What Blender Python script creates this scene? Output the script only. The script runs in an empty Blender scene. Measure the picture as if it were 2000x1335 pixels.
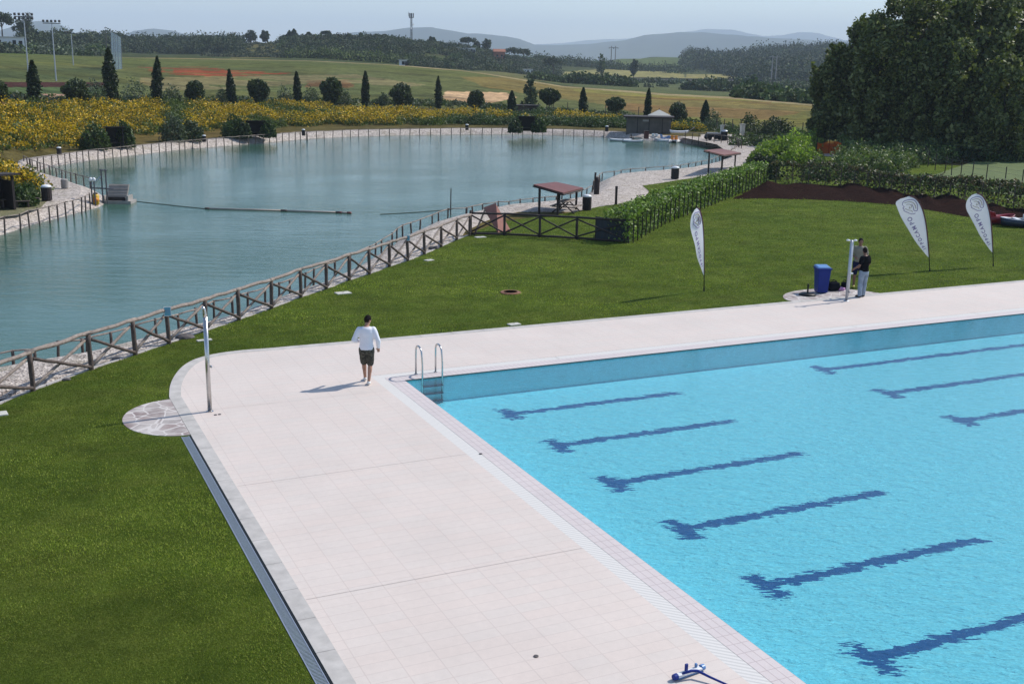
HAZE = .00015
import bpy, bmesh, math, random
import numpy as np
from mathutils import Vector, Matrix
random.seed(7); RNG = np.random.default_rng(7)
R = math.radians
col = bpy.context.scene.collection

# ------------------------------------------------------------------ camera
YAW, PITCH, ROLL, F = 0.441012, 0.244321, 0.0170662, 2187.9      # F in pixels of a 2000 px wide frame
CAM = np.array([-9.15, -25.68, 7.8])
_f = np.array([math.sin(YAW)*math.cos(PITCH), math.cos(YAW)*math.cos(PITCH), -math.sin(PITCH)])
_r0 = np.array([math.cos(YAW), -math.sin(YAW), 0.0]); _u0 = np.cross(_r0, _f)
_r = math.cos(ROLL)*_r0 + math.sin(ROLL)*_u0
_u = -math.sin(ROLL)*_r0 + math.cos(ROLL)*_u0
cam_d = bpy.data.cameras.new('camera'); cam = bpy.data.objects.new('camera', cam_d); col.objects.link(cam)
cam_d.sensor_width = 36; cam_d.lens = F/2000*36; cam_d.clip_end = 40000; cam_d.clip_start = 0.1
cam.matrix_world = Matrix(((_r[0], _u[0], -_f[0], CAM[0]), (_r[1], _u[1], -_f[1], CAM[1]),
                           (_r[2], _u[2], -_f[2], CAM[2]), (0, 0, 0, 1)))
bpy.context.scene.camera = cam

def ray(px, py):
    return _f + (px-1000)/F*_r - (py-667.5)/F*_u
def P(px, py, z=0.0):                       # where a sight line meets the level z
    d = ray(px, py); t = (z-CAM[2])/d[2]
    return Vector(CAM + d*t)
def PD(px, py, D):                          # the point on a sight line at ground distance D
    d = ray(px, py); t = D/math.hypot(d[0], d[1])
    return Vector(CAM + d*t)
def proj(X):
    X = np.asarray(X, float)-CAM; w = X@_f
    return 1000+F*(X@_r)/w, 667.5-F*(X@_u)/w
def azof(px, py=160):
    d = ray(px, py); return math.atan2(d[0], d[1])
def dist(p): return math.hypot(p[0]-CAM[0], p[1]-CAM[1])
def hgt(px, yb, yt, z=0.0):                 # height of an upright thing standing at (px,yb)
    b = P(px, yb, z); D = dist(b); return PD(px, yt, D).z - z

# ------------------------------------------------------------------ object helpers
def tag(o, label=None, cat=None, group=None, kind=None):
    if label: o['label'] = label
    if cat: o['category'] = cat
    if group: o['group'] = group
    if kind: o['kind'] = kind
    return o
def empty(name, loc, rz=0, label=None, cat=None, group=None):
    o = bpy.data.objects.new(name, None); col.objects.link(o)
    o.location = loc; o.rotation_euler = (0, 0, rz); o.empty_display_size = .2
    return tag(o, label, cat, group)
def link(name, me, parent=None):
    o = bpy.data.objects.new(name, me); col.objects.link(o)
    if parent: o.parent = parent
    return o
def copy_tree(o, parent=None):
    c = o.copy(); col.objects.link(c)
    if parent: c.parent = parent
    for ch in list(o.children): copy_tree(ch, c)
    return c

class MB:
    def __init__(s): s.v = []; s.f = []; s.mi = []; s.m = 0
    def add(s, vs, fs):
        n = len(s.v); s.v += [tuple(p) for p in vs]
        s.f += [tuple(n+i for i in f) for f in fs]; s.mi += [s.m]*len(fs); return s
    def box(s, c, d, rz=0, taper=1.0, rot=None):
        c = Vector(c); x, y, z = d[0]/2, d[1]/2, d[2]/2; vs = []
        M = rot if rot is not None else Matrix.Rotation(rz, 3, 'Z')
        for sz in (-1, 1):
            k = taper if sz > 0 else 1
            for sx, sy in ((-1, -1), (1, -1), (1, 1), (-1, 1)):
                vs.append(c + M @ Vector((sx*x*k, sy*y*k, sz*z)))
        return s.add(vs, [(3, 2, 1, 0), (4, 5, 6, 7), (0, 1, 5, 4), (1, 2, 6, 5), (2, 3, 7, 6), (3, 0, 4, 7)])
    def tube(s, p0, p1, r0, r1=None, n=8, cap=True):
        p0 = Vector(p0); p1 = Vector(p1); r1 = r0 if r1 is None else r1
        d = (p1-p0).normalized(); a = d.orthogonal().normalized(); b = d.cross(a)
        vs = [p0 + (a*math.cos(2*math.pi*i/n)+b*math.sin(2*math.pi*i/n))*r0 for i in range(n)]
        vs += [p1 + (a*math.cos(2*math.pi*i/n)+b*math.sin(2*math.pi*i/n))*r1 for i in range(n)]
        fs = [(i, (i+1) % n, n+(i+1) % n, n+i) for i in range(n)]
        if cap: fs += [tuple(reversed(range(n))), tuple(range(n, 2*n))]
        return s.add(vs, fs)
    def path(s, pts, r, n=8):
        pts = [Vector(p) for p in pts]; m = len(pts)
        rr = r if isinstance(r, (list, tuple)) else [r]*m
        vs = []; a = None
        for i, p in enumerate(pts):
            d = (pts[min(i+1, m-1)]-pts[max(i-1, 0)]).normalized()
            a = d.orthogonal().normalized() if a is None else (a-d*a.dot(d)).normalized()
            b = d.cross(a)
            vs += [p+(a*math.cos(2*math.pi*k/n)+b*math.sin(2*math.pi*k/n))*rr[i] for k in range(n)]
        fs = [(i*n+k, i*n+(k+1) % n, (i+1)*n+(k+1) % n, (i+1)*n+k) for i in range(m-1) for k in range(n)]
        fs += [tuple(reversed(range(n))), tuple(range((m-1)*n, m*n))]
        return s.add(vs, fs)
    def lathe(s, prof, c=(0, 0, 0), n=20, sx=1, sy=1):
        c = Vector(c); m = len(prof)
        vs = [c+Vector((r*math.cos(2*math.pi*k/n)*sx, r*math.sin(2*math.pi*k/n)*sy, z)) for r, z in prof for k in range(n)]
        fs = [(i*n+k, i*n+(k+1) % n, (i+1)*n+(k+1) % n, (i+1)*n+k) for i in range(m-1) for k in range(n)]
        fs += [tuple(reversed(range(n))), tuple(range((m-1)*n, m*n))]
        return s.add(vs, fs)
    def prism(s, outline, z0, z1):
        n = len(outline)
        vs = [(p[0], p[1], z0) for p in outline]+[(p[0], p[1], z1) for p in outline]
        return s.add(vs, [tuple(reversed(range(n))), tuple(range(n, 2*n))]+[(i, (i+1) % n, n+(i+1) % n, n+i) for i in range(n)])
    def sheet(s, outline, z=None):
        n = len(outline)
        return s.add([(p[0], p[1], z if z is not None else p[2]) for p in outline], [tuple(range(n))])
    def mesh(s, name, mats, smooth=False):
        me = bpy.data.meshes.new(name); me.from_pydata(s.v, [], s.f); me.validate()
        for m in (mats if isinstance(mats, (list, tuple)) else [mats]): me.materials.append(m)
        if len(me.polygons) == len(s.mi): me.polygons.foreach_set('material_index', s.mi)
        if smooth: me.polygons.foreach_set('use_smooth', [True]*len(me.polygons))
        me.update(); return me
    def build(s, name, mats, parent=None, smooth=False):
        return link(name, s.mesh(name, mats, smooth), parent)
def bevel(o, w=.01, seg=2):
    m = o.modifiers.new('bevel', 'BEVEL'); m.width = w; m.segments = seg; m.limit_method = 'ANGLE'; m.angle_limit = R(40)
    return o

# ------------------------------------------------------------------ materials
class NT:
    def __init__(s, name):
        s.m = bpy.data.materials.new(name); s.m.use_nodes = True; s.t = s.m.node_tree
        s.t.nodes.clear(); s.out = s.t.nodes.new('ShaderNodeOutputMaterial')
    def n(s, kind, **kw):
        nd = s.t.nodes.new('ShaderNode'+kind)
        for k, v in kw.items():
            if k[0] == '_': setattr(nd, k[1:], v)
            else:
                key = int(k[1:]) if k[0] == 'i' and k[1:].isdigit() else k.replace('_', ' ')
                sock = nd.inputs[key]
                if isinstance(v, bpy.types.NodeSocket): s.t.links.new(v, sock)
                elif isinstance(v, tuple) and len(v) == 3 and sock.type == 'RGBA': sock.default_value = (*v, 1)
                else: sock.default_value = v
        return nd
    def math(s, op, a, b=0.0, c=None, clamp=False):
        kw = {'i0': a, 'i1': b}
        if c is not None: kw['i2'] = c
        nd = s.n('Math', _operation=op, **kw); nd.use_clamp = clamp; return nd.outputs[0]
    def mix(s, fac, a, b, blend='MIX'):
        nd = s.t.nodes.new('ShaderNodeMix'); nd.data_type = 'RGBA'; nd.blend_type = blend
        for i, v in ((0, fac), (6, a), (7, b)):
            if isinstance(v, bpy.types.NodeSocket): s.t.links.new(v, nd.inputs[i])
            elif isinstance(v, tuple): nd.inputs[i].default_value = (*v, 1)
            else: nd.inputs[i].default_value = v
        return nd.outputs[2]
    def pos(s, sc=(1, 1, 1)):
        g = s.n('TexCoord'); mp = s.n('Mapping', Vector=g.outputs['Object']); mp.inputs['Scale'].default_value = sc
        return mp.outputs[0]
    def noise(s, vec, scale, detail=4, rough=.6, dist=0.0):
        return s.n('TexNoise', Vector=vec, Scale=scale, Detail=detail, Roughness=rough, Distortion=dist).outputs[0]
    def ramp(s, v, stops):
        nd = s.n('ValToRGB', Fac=v); e = nd.color_ramp.elements
        while len(e) < len(stops): e.new(.5)
        for el, (p, c) in zip(e, stops):
            el.position = p; el.color = (*c, 1) if isinstance(c, tuple) else (c, c, c, 1)
        return nd.outputs[0]
    def done(s, shader): s.t.links.new(shader, s.out.inputs[0]); return s.m
    def principled(s, color, rough=.6, bump=None, bs=.3, bd=.02, **kw):
        nd = s.n('BsdfPrincipled', Base_Color=color, Roughness=rough, **kw)
        if bump is not None:
            b = s.n('Bump', Strength=bs, Distance=bd, Height=bump); s.t.links.new(b.outputs[0], nd.inputs['Normal'])
        return s.done(nd.outputs[0])
def plain(name, c, rough=.6, var=.15, scale=6, metal=0, spec=.5, bump=.15, bd=.01):
    t = NT(name); v = t.pos(); n = t.noise(v, scale, 5)
    f = t.ramp(n, [(.3, 1-var), (.7, 1+var)])
    cc = t.mix(1.0, c, f, 'MULTIPLY')
    return t.principled(cc, rough, t.noise(v, scale*6, 3), bump, bd, Metallic=metal, Specular_IOR_Level=spec)
def wood(name, c1, c2):
    t = NT(name); v = t.pos((9, 9, 9)); n = t.noise(v, 1.2, 6, .7, .6)
    return t.principled(t.ramp(n, [(.32, c1), (.7, c2)]), .8, n, .5, .01)
def foliage(name, trans=.25, rough=.55):
    t = NT(name); a = t.n('Attribute', _attribute_name='col').outputs[0]
    d = t.n('BsdfPrincipled', Base_Color=a, Roughness=rough, Specular_IOR_Level=.35)
    tr = t.n('BsdfTranslucent', Color=t.mix(1.0, a, (1.0, 1.15, .5), 'MULTIPLY'))
    mx = t.n('MixShader', Fac=trans); t.t.links.new(d.outputs[0], mx.inputs[1]); t.t.links.new(tr.outputs[0], mx.inputs[2])
    return t.done(mx.outputs[0])

M = {}
M['wood'] = wood('weathered_log', (.045, .030, .024), (.13, .10, .085))
M['rail'] = wood('grey_log', (.14, .105, .085), (.34, .29, .25))
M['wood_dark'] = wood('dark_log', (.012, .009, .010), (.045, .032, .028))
M['steel'] = plain('brushed_steel', (.55, .54, .53), .25, .05, 20, .95, bump=.02)
M['galv'] = plain('galvanised_steel', (.42, .45, .50), .45, .12, 30, .7, bump=.05)
M['white'] = plain('white_plastic', (.72, .73, .74), .4, .04, 8)
M['cream'] = plain('cream_render', (.62, .58, .50), .8, .1, 1)
M['blue_plastic'] = plain('blue_plastic', (.008, .026, .20), .45, .08, 5, spec=.25)
M['blue_lid'] = plain('pale_blue_lid', (.09, .22, .46), .35, .06, 5)
M['black'] = plain('black_plastic', (.010, .011, .013), .5, .2, 8, spec=.25)
M['black_cloth'] = plain('black_cloth', (.010, .011, .016), .95, .3, 25, spec=.05)
M['pink_cloth'] = plain('pink_cloth', (.45, .22, .42), .8, .15, 20)
M['roof_red'] = plain('red_brown_roof_sheet', (.13, .038, .032), .7, .25, 3)
M['board_red'] = plain('faded_red_board', (.30, .13, .10), .75, .15, 3)
M['slab'] = plain('pale_concrete_slab', (.50, .49, .44), .9, .12, 8)
M['concrete'] = plain('grey_concrete', (.30, .28, .26), .9, .2, 2)
M['kerb'] = plain('kerb_stone', (.45, .425, .395), .85, .16, 3.0)
M['rust'] = plain('rusty_iron', (.22, .10, .055), .8, .3, 12)
M['sign_blue'] = plain('light_blue_sign', (.11, .36, .48), .5, .05, 20)
M['red'] = plain('red_gelcoat', (.22, .012, .014), .3, .12, 6)
M['orange'] = plain('orange_plastic', (.75, .25, .03), .5, .15, 6)
M['orange_net'] = (lambda t: (lambda mx: (t.t.links.new(t.n('BsdfDiffuse', Color=(.9, .22, .04)).outputs[0], mx.inputs[1]), t.t.links.new(t.n('BsdfTranslucent', Color=(.95, .25, .05)).outputs[0], mx.inputs[2]), t.done(mx.outputs[0]))[2])(t.n('MixShader', Fac=.45)))(NT('orange_netting'))
M['yellow'] = plain('yellow_plastic', (.6, .36, .02), .5, .15, 6)
M['navy'] = plain('dark_blue_hull', (.02, .03, .055), .35, .1, 5)
M['grey_wall'] = plain('grey_board_wall', (.11, .098, .085), .9, .25, 1.2)
M['grey_fab'] = plain('grey_mesh_cloth', (.045, .055, .065), .9, .15, 5)
M['stone'] = plain('dark_stone', (.09, .08, .08), .85, .3, 6)
def banner_mat():
    t = NT('white_banner_fabric'); c = t.ramp(t.noise(t.pos(), 3, 4), [(.3, (.90, .89, .90)), (.7, (.94, .93, .94))])
    mx = t.n('MixShader', Fac=.45); t.t.links.new(t.n('BsdfDiffuse', Color=c).outputs[0], mx.inputs[1]); t.t.links.new(t.n('BsdfTranslucent', Color=c).outputs[0], mx.inputs[2]); return t.done(mx.outputs[0])
M['banner'] = banner_mat()
M['ink'] = plain('violet_print', (.26, .21, .38), .7, .1, 10)
M['ink_gold'] = plain('ochre_print', (.34, .29, .20), .7, .1, 10)
M['maroon'] = plain('maroon_sleeve', (.09, .012, .018), .7, .1, 10)
M['mast'] = plain('mast_steel', (.10, .10, .11), .5, .1, 3, .3)
M['roof_tile'] = plain('clay_roof', (.30, .12, .07), .85, .2, 1)
M['bark'] = wood('bark', (.03, .024, .018), (.09, .07, .055))
M['leaf'] = foliage('leaves'); M['leaf_sun'] = foliage('sunny_leaves', .45, .4); M['leaf_far'] = foliage('far_leaves', .1, .8)
M['grout'] = plain('dark_joint', (.16, .15, .14), .9, .2, 8)
M['pipe'] = plain('pale_pipe', (.32, .27, .23), .6, .15, 2)
M['rope'] = plain('dark_rope', (.05, .055, .05), .8, .2, 8)

def grass_mat():
    t = NT('lawn_grass'); v = t.pos()
    big = t.noise(v, .30, 6, .7); mid = t.noise(v, 1.9, 6, .75); fine = t.noise(t.pos((1, 1, 1)), 28, 4, .8)
    blade = t.noise(v, 85, 3, .8)
    vs = t.pos((.12, 1, 1)); streak = t.noise(vs, 2.2, 4, .6)
    c = t.ramp(big, [(.30, (.058, .096, .012)), (.5, (.092, .135, .018)), (.70, (.135, .168, .030))])
    c = t.mix(t.math('MULTIPLY', t.ramp(mid, [(.42, 0.0), (.62, 1.0)]), .6), c, (.042, .074, .009))
    c = t.mix(t.math('MULTIPLY', t.ramp(streak, [(.46, 0.0), (.66, 1.0)]), .45), c, (.125, .145, .026))
    c = t.mix(1.0, c, t.ramp(t.noise(v, .75, 5, .7), [(.34, .72), (.64, 1.22)]), 'MULTIPLY')
    c = t.mix(.8, c, t.ramp(fine, [(.28, .35), (.72, 1.65)]), 'MULTIPLY')
    c = t.mix(.75, c, t.ramp(blade, [(.25, .4), (.75, 1.65)]), 'MULTIPLY')
    h = t.math('ADD', fine, blade)
    return t.principled(c, .9, h, .9, .05, Specular_IOR_Level=.04)
M['lawn'] = grass_mat()

def gravel_mat(name, base=(.38, .325, .285), dark=(.17, .135, .115), light=(.60, .54, .48)):
    t = NT(name); v = t.pos()
    vo = t.n('TexVoronoi', Vector=v, Scale=17.0); vo2 = t.n('TexVoronoi', Vector=v, Scale=6.0)
    c = t.ramp(t.n('SeparateColor', Color=vo.outputs['Color']).outputs[0], [(0.0, dark), (.35, base), (1.0, light)])
    c2 = t.ramp(t.n('SeparateColor', Color=vo2.outputs['Color']).outputs[1], [(0.0, .6), (.5, 1.0), (1.0, 1.25)])
    c = t.mix(.7, c, c2, 'MULTIPLY')
    c = t.mix(t.math('MULTIPLY', t.ramp(t.noise(v, .9, 5), [(.5, 0.0), (.72, 1.0)]), .45), c, (.20, .17, .09))
    return t.principled(c, .9, vo.outputs['Distance'], .8, .04)
M['gravel'] = gravel_mat('gravel')
M['soil'] = (lambda t: t.principled(t.ramp(t.noise(t.pos(), 2.6, 8, .8), [(.3, (.010, .0055, .0045)), (.7, (.050, .024, .018))]), 1.0, t.noise(t.pos(), 5, 8, .8), 1.0, .25, Specular_IOR_Level=.02))(NT('bare_soil'))

def deck_mat(name, w, h, c1, c2, mort, msize=.007, rz=0, mixa=1.0):
    t = NT(name); v = t.pos(); mp = t.n('Mapping', Vector=v); mp.inputs['Rotation'].default_value = (0, 0, rz)
    b = t.n('TexBrick', Vector=mp.outputs[0], Color1=c1, Color2=c2, Mortar=mort, Scale=1.0, Mortar_Size=msize,
            Mortar_Smooth=.3, Bias=0.0, Brick_Width=w, Row_Height=h)
    b.offset = 0; b.squash = 1
    dirt = t.ramp(t.noise(v, .45, 6, .65), [(.3, .93), (.7, 1.04)]); sp = t.ramp(t.noise(v, 9, 5, .7), [(.3, .96), (.7, 1.03)])
    spot = t.ramp(t.noise(v, 3.1, 2, .5), [(.76, 1.0), (.82, .8)])
    c = t.mix(1.0, t.mix(1.0, t.mix(1.0, b.outputs[0], dirt, 'MULTIPLY'), sp, 'MULTIPLY'), spot, 'MULTIPLY')
    return t.principled(c, .62, b.outputs[1], -.15, .01, Specular_IOR_Level=.3)
M['deck'] = deck_mat('deck_tiles', .52, .25, (.64, .552, .492), (.625, .556, .500), (.56, .48, .43), .008)
M['coping'] = deck_mat('coping_tiles', .25, .133, (.60, .535, .515), (.585, .525, .51), (.45, .385, .375), .008, R(90))
M['gutter'] = (lambda t: t.principled(t.mix(t.ramp(t.n('TexWave', Vector=t.pos(), Scale=5.5, _bands_direction='DIAGONAL').outputs[1], [(.3, 0.0), (.5, 1.0)]), (.545, .53, .505), (.655, .635, .60)), .8, Specular_IOR_Level=.1))(NT('white_grating'))

def crazy_mat():
    t = NT('crazy_paving'); v = t.pos()
    vo = t.n('TexVoronoi', Vector=v, Scale=2.6, _feature='DISTANCE_TO_EDGE'); vc = t.n('TexVoronoi', Vector=v, Scale=2.6)
    c = t.ramp(t.n('SeparateColor', Color=vc.outputs['Color']).outputs[0], [(0.0, (.17, .125, .12)), (.5, (.30, .235, .22)), (1.0, (.25, .22, .21))])
    c = t.mix(t.math('MULTIPLY', t.ramp(t.noise(v, 1.5, 6), [(.40, 0.0), (.60, 1.0)]), .8), c, (.48, .44, .41))
    c = t.mix(t.ramp(vo.outputs['Distance'], [(.03, 1.0), (.05, 0.0)]), c, (.56, .52, .49))
    return t.principled(c, .8, vo.outputs['Distance'], .3, .02)
M['crazy'] = crazy_mat()

def wave_axes(t, sa, sb):      # axes for the water bump, the painted ripple light and the lane-mark wobble
    mp = t.n('Mapping', Vector=t.n('TexCoord').outputs['Object'], _vector_type='POINT'); mp.inputs['Rotation'].default_value = (0, 0, R(25)); mp.inputs['Scale'].default_value = (1, 1, 1)
    m2 = t.n('Mapping', Vector=mp.outputs[0]); m2.inputs['Scale'].default_value = (sa, sb, 1); return m2.outputs[0]
def water_mat():                      # clear pool water: tinted, with a Fresnel sheen; caustic ripple light is painted into the tint as noise
    t = NT('pool_water'); v = wave_axes(t, 1, 2.0)
    h = t.math('ADD', t.noise(v, 2.6, 4, .6, .5), t.math('MULTIPLY', t.noise(v, 9, 3, .6), .5))
    b = t.n('Bump', Strength=.35, Distance=.03, Height=h)
    fr = t.n('Fresnel', IOR=1.33, Normal=b.outputs[0])
    r1 = t.ramp(t.noise(wave_axes(t, 3.2, 6.5), 2.2, 3, .7, 1.8), [(.40, .81), (.54, .88), (.63, 1.0)])
    tr = t.n('BsdfTransparent', Color=t.mix(1.0, (.86, .975, 1.0), r1, 'MULTIPLY')); gl = t.n('BsdfGlossy', Roughness=.06, Normal=b.outputs[0])
    mx = t.n('MixShader', Fac=fr.outputs[0]); t.t.links.new(tr.outputs[0], mx.inputs[1]); t.t.links.new(gl.outputs[0], mx.inputs[2])
    return t.done(mx.outputs[0])
M['pool_water'] = water_mat()
LANE0, LANEP = -1.62, 2.56
def poolfloor():
    t = NT('pool_floor'); v = t.pos(); sep = t.n('SeparateXYZ', Vector=v)
    n1 = t.n('TexNoise', Vector=wave_axes(t, 1.3, 5.2), Scale=2.7, Detail=3.0, Roughness=.6, Distortion=.35)
    sc = t.n('SeparateColor', Color=n1.outputs['Color'])
    d = t.math('MULTIPLY', t.math('SUBTRACT', sc.outputs[0], .5), 1.15); e = t.math('MULTIPLY', t.math('SUBTRACT', sc.outputs[1], .5), .30)
    u = t.math('ADD', sep.outputs[0], t.math('ADD', t.math('MULTIPLY', d, .90), t.math('MULTIPLY', e, .42)))
    w = t.math('ADD', sep.outputs[1], t.math('SUBTRACT', t.math('MULTIPLY', e, .9), t.math('MULTIPLY', d, .42)))
    w = t.math('SUBTRACT', w, t.math('MULTIPLY', t.math('GREATER_THAN', u, 9.5), .40))
    k = t.math('ABSOLUTE', t.math('WRAP', t.math('SUBTRACT', w, LANE0), -LANEP/2, LANEP/2))
    def rng(a, lo, hi): return t.math('MULTIPLY', t.math('GREATER_THAN', a, lo), t.math('LESS_THAN', a, hi))
    line = t.math('MULTIPLY', t.math('LESS_THAN', k, .135), t.math('MAXIMUM', rng(u, 2.2, 7.12), rng(u, 12.4, 30)))
    bar = t.math('MULTIPLY', t.math('LESS_THAN', k, .47), t.math('MAXIMUM', rng(u, 2.0, 2.36), rng(u, 12.22, 12.58)))
    m = t.math('MULTIPLY', t.math('MAXIMUM', line, bar), t.math('LESS_THAN', w, -.9))
    a = t.ramp(t.noise(wave_axes(t, 2, 5), 2.2, 5, .75, 1.0), [(.30, (.22, .79, .98)), (.5, (.25, .83, .99)), (.70, (.32, .88, .99))])  # pale mottle along the ripples: caustic light put into the floor colour
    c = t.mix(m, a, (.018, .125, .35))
    return t.principled(c, .5, Specular_IOR_Level=.1)
M['pool_floor'] = poolfloor()
M['pool_wall'] = plain('pool_wall', (.42, .90, .99), .5, .06, 3, bump=0)
def lake_mat():
    t = NT('lake_water'); v = t.pos((1, 1, 1)); vs = t.pos((.8, 1.2, 1))
    vs = t.n('Mapping', Vector=t.n('Mapping', Vector=t.n('TexCoord').outputs['Object'], Rotation=(0, 0, R(25))).outputs[0], Scale=(.7, 1.9, 1)).outputs[0]
    h = t.math('ADD', t.noise(vs, 1.1, 5, .68, .4), t.math('MULTIPLY', t.noise(v, 5, 3, .7), .35))
    gust = t.ramp(t.noise(t.pos((.05, .09, 1)), 1, 3), [(.35, .25), (.65, .75)])
    b = t.n('Bump', Strength=gust, Distance=.065, Height=h)
    c = t.mix(t.ramp(t.noise(t.pos((.03, .05, 1)), 1, 4), [(.35, 0.0), (.65, 1.0)]), (.034, .098, .066), (.046, .116, .082))
    return t.done(t.n('BsdfPrincipled', Base_Color=c, Roughness=.07, IOR=1.33, Normal=b.outputs[0]).outputs[0])
M['lake'] = lake_mat()
def terrain_mat():
    t = NT('terrain'); a = t.n('Attribute', _attribute_name='col').outputs[0]
    g = t.n('TexCoord').outputs['Object']
    n1 = t.noise(t.pos((1, 1, 1)), .08, 6, .7); n2 = t.noise(t.pos((1, 1, 1)), .9, 5, .8); n3 = t.noise(t.pos((.3, .3, 1)), .05, 5, .6)
    c = t.mix(1.0, a, t.ramp(n1, [(.3, .72), (.7, 1.3)]), 'MULTIPLY')
    c = t.mix(1.0, c, t.ramp(n2, [(.3, .55), (.7, 1.4)]), 'MULTIPLY')
    c = t.mix(.8, c, t.ramp(t.noise(t.pos((1, 1, 1)), .28, 5, .75), [(.32, .6), (.68, 1.35)]), 'MULTIPLY')
    c = t.mix(t.math('MULTIPLY', t.ramp(n3, [(.45, 0.0), (.65, 1.0)]), .35), c, t.mix(1.0, c, (1.35, 1.1, .9), 'MULTIPLY'))
    return t.principled(c, .95, n2, .8, .3, Specular_IOR_Level=.05)
M['terrain'] = terrain_mat()
M['mountain'] = plain('mountain_woods', (.045, .06, .035), .95, .35, .004, spec=.05, bump=0)

def set_col(me, arr):
    at = me.color_attributes.new('col', 'FLOAT_COLOR', 'POINT')
    at.data.foreach_set('color', np.asarray(arr, np.float32).ravel())
def srgb(r, g, b, k=1.0):
    f = lambda c: (c/12.92 if c <= .04045 else ((c+.055)/1.055)**2.4)
    return np.array([f(r/255), f(g/255), f(b/255)])*k
# ------------------------------------------------------------------ leaves
def leaf_arrays(pts, cols, size, rng, tall=1.0, tri=False):
    n = len(pts); size = np.broadcast_to(size, (n,))
    a = rng.normal(size=(n, 3)); a /= np.linalg.norm(a, axis=1)[:, None]
    b = np.cross(a, rng.normal(size=(n, 3))); b /= np.linalg.norm(b, axis=1)[:, None]
    s = (size*rng.uniform(.6, 1.25, n))[:, None]
    a = a*s; b = b*s*.6; z = np.array([1, 1, tall])
    if tri: V = np.stack([pts-a*z, pts+a*.7*z+b, pts+a*.7*z-b], 1)
    else: V = np.stack([pts-a*z, pts+b, pts+a*z, pts-b], 1)
    k = V.shape[1]
    return V.reshape(-1, 3), np.repeat(np.c_[cols, np.ones(n)], k, 0), k
def arr_mesh(name, parts, mat):
    """parts: list of (verts, cols, k)"""
    me = bpy.data.meshes.new(name)
    V = np.concatenate([p[0] for p in parts]); C = np.concatenate([p[1] for p in parts])
    ks = np.concatenate([np.full(len(p[0])//p[2], p[2]) for p in parts]).astype(np.int32)
    me.vertices.add(len(V)); me.vertices.foreach_set('co', V.astype(np.float32).ravel())
    me.loops.add(len(V)); me.loops.foreach_set('vertex_index', np.arange(len(V), dtype=np.int32))
    me.polygons.add(len(ks)); st = np.concatenate([[0], np.cumsum(ks)[:-1]]).astype(np.int32)
    me.polygons.foreach_set('loop_start', st); me.update(calc_edges=True)
    set_col(me, C); me.materials.append(mat); return me
def pick(cols, n, rng, var=.25):
    c = np.array(cols)[rng.integers(0, len(cols), n)]
    return c*rng.uniform(1-var, 1+var, (n, 1))
def blob_pts(c, r, n, rng, inner=.55):
    d = rng.normal(size=(n, 3)); d /= np.linalg.norm(d, axis=1)[:, None]
    rr = rng.uniform(inner, 1, (n, 1))**.7
    return np.asarray(c)+d*rr*np.asarray(r)

G_DARK = [(.020, .034, .012), (.030, .048, .016), (.042, .062, .020)]
G_MID = [(.035, .062, .016), (.055, .090, .022), (.075, .11, .03)]
G_OAK = [(.034, .052, .020), (.052, .075, .028), (.078, .102, .044)]
G_BRIGHT = [(.13, .20, .03), (.19, .27, .045), (.27, .34, .08)]
G_OLIVE = [(.085, .11, .065), (.12, .145, .09), (.06, .085, .045)]
G_YEL = [(.42, .30, .012), (.52, .39, .016), (.34, .25, .012), (.10, .12, .02)]
G_CYP = [(.016, .030, .011), (.026, .044, .015), (.034, .056, .019)]
G_POP = [(.060, .080, .020), (.10, .125, .032), (.15, .172, .048), (.21, .225, .09)]

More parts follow.
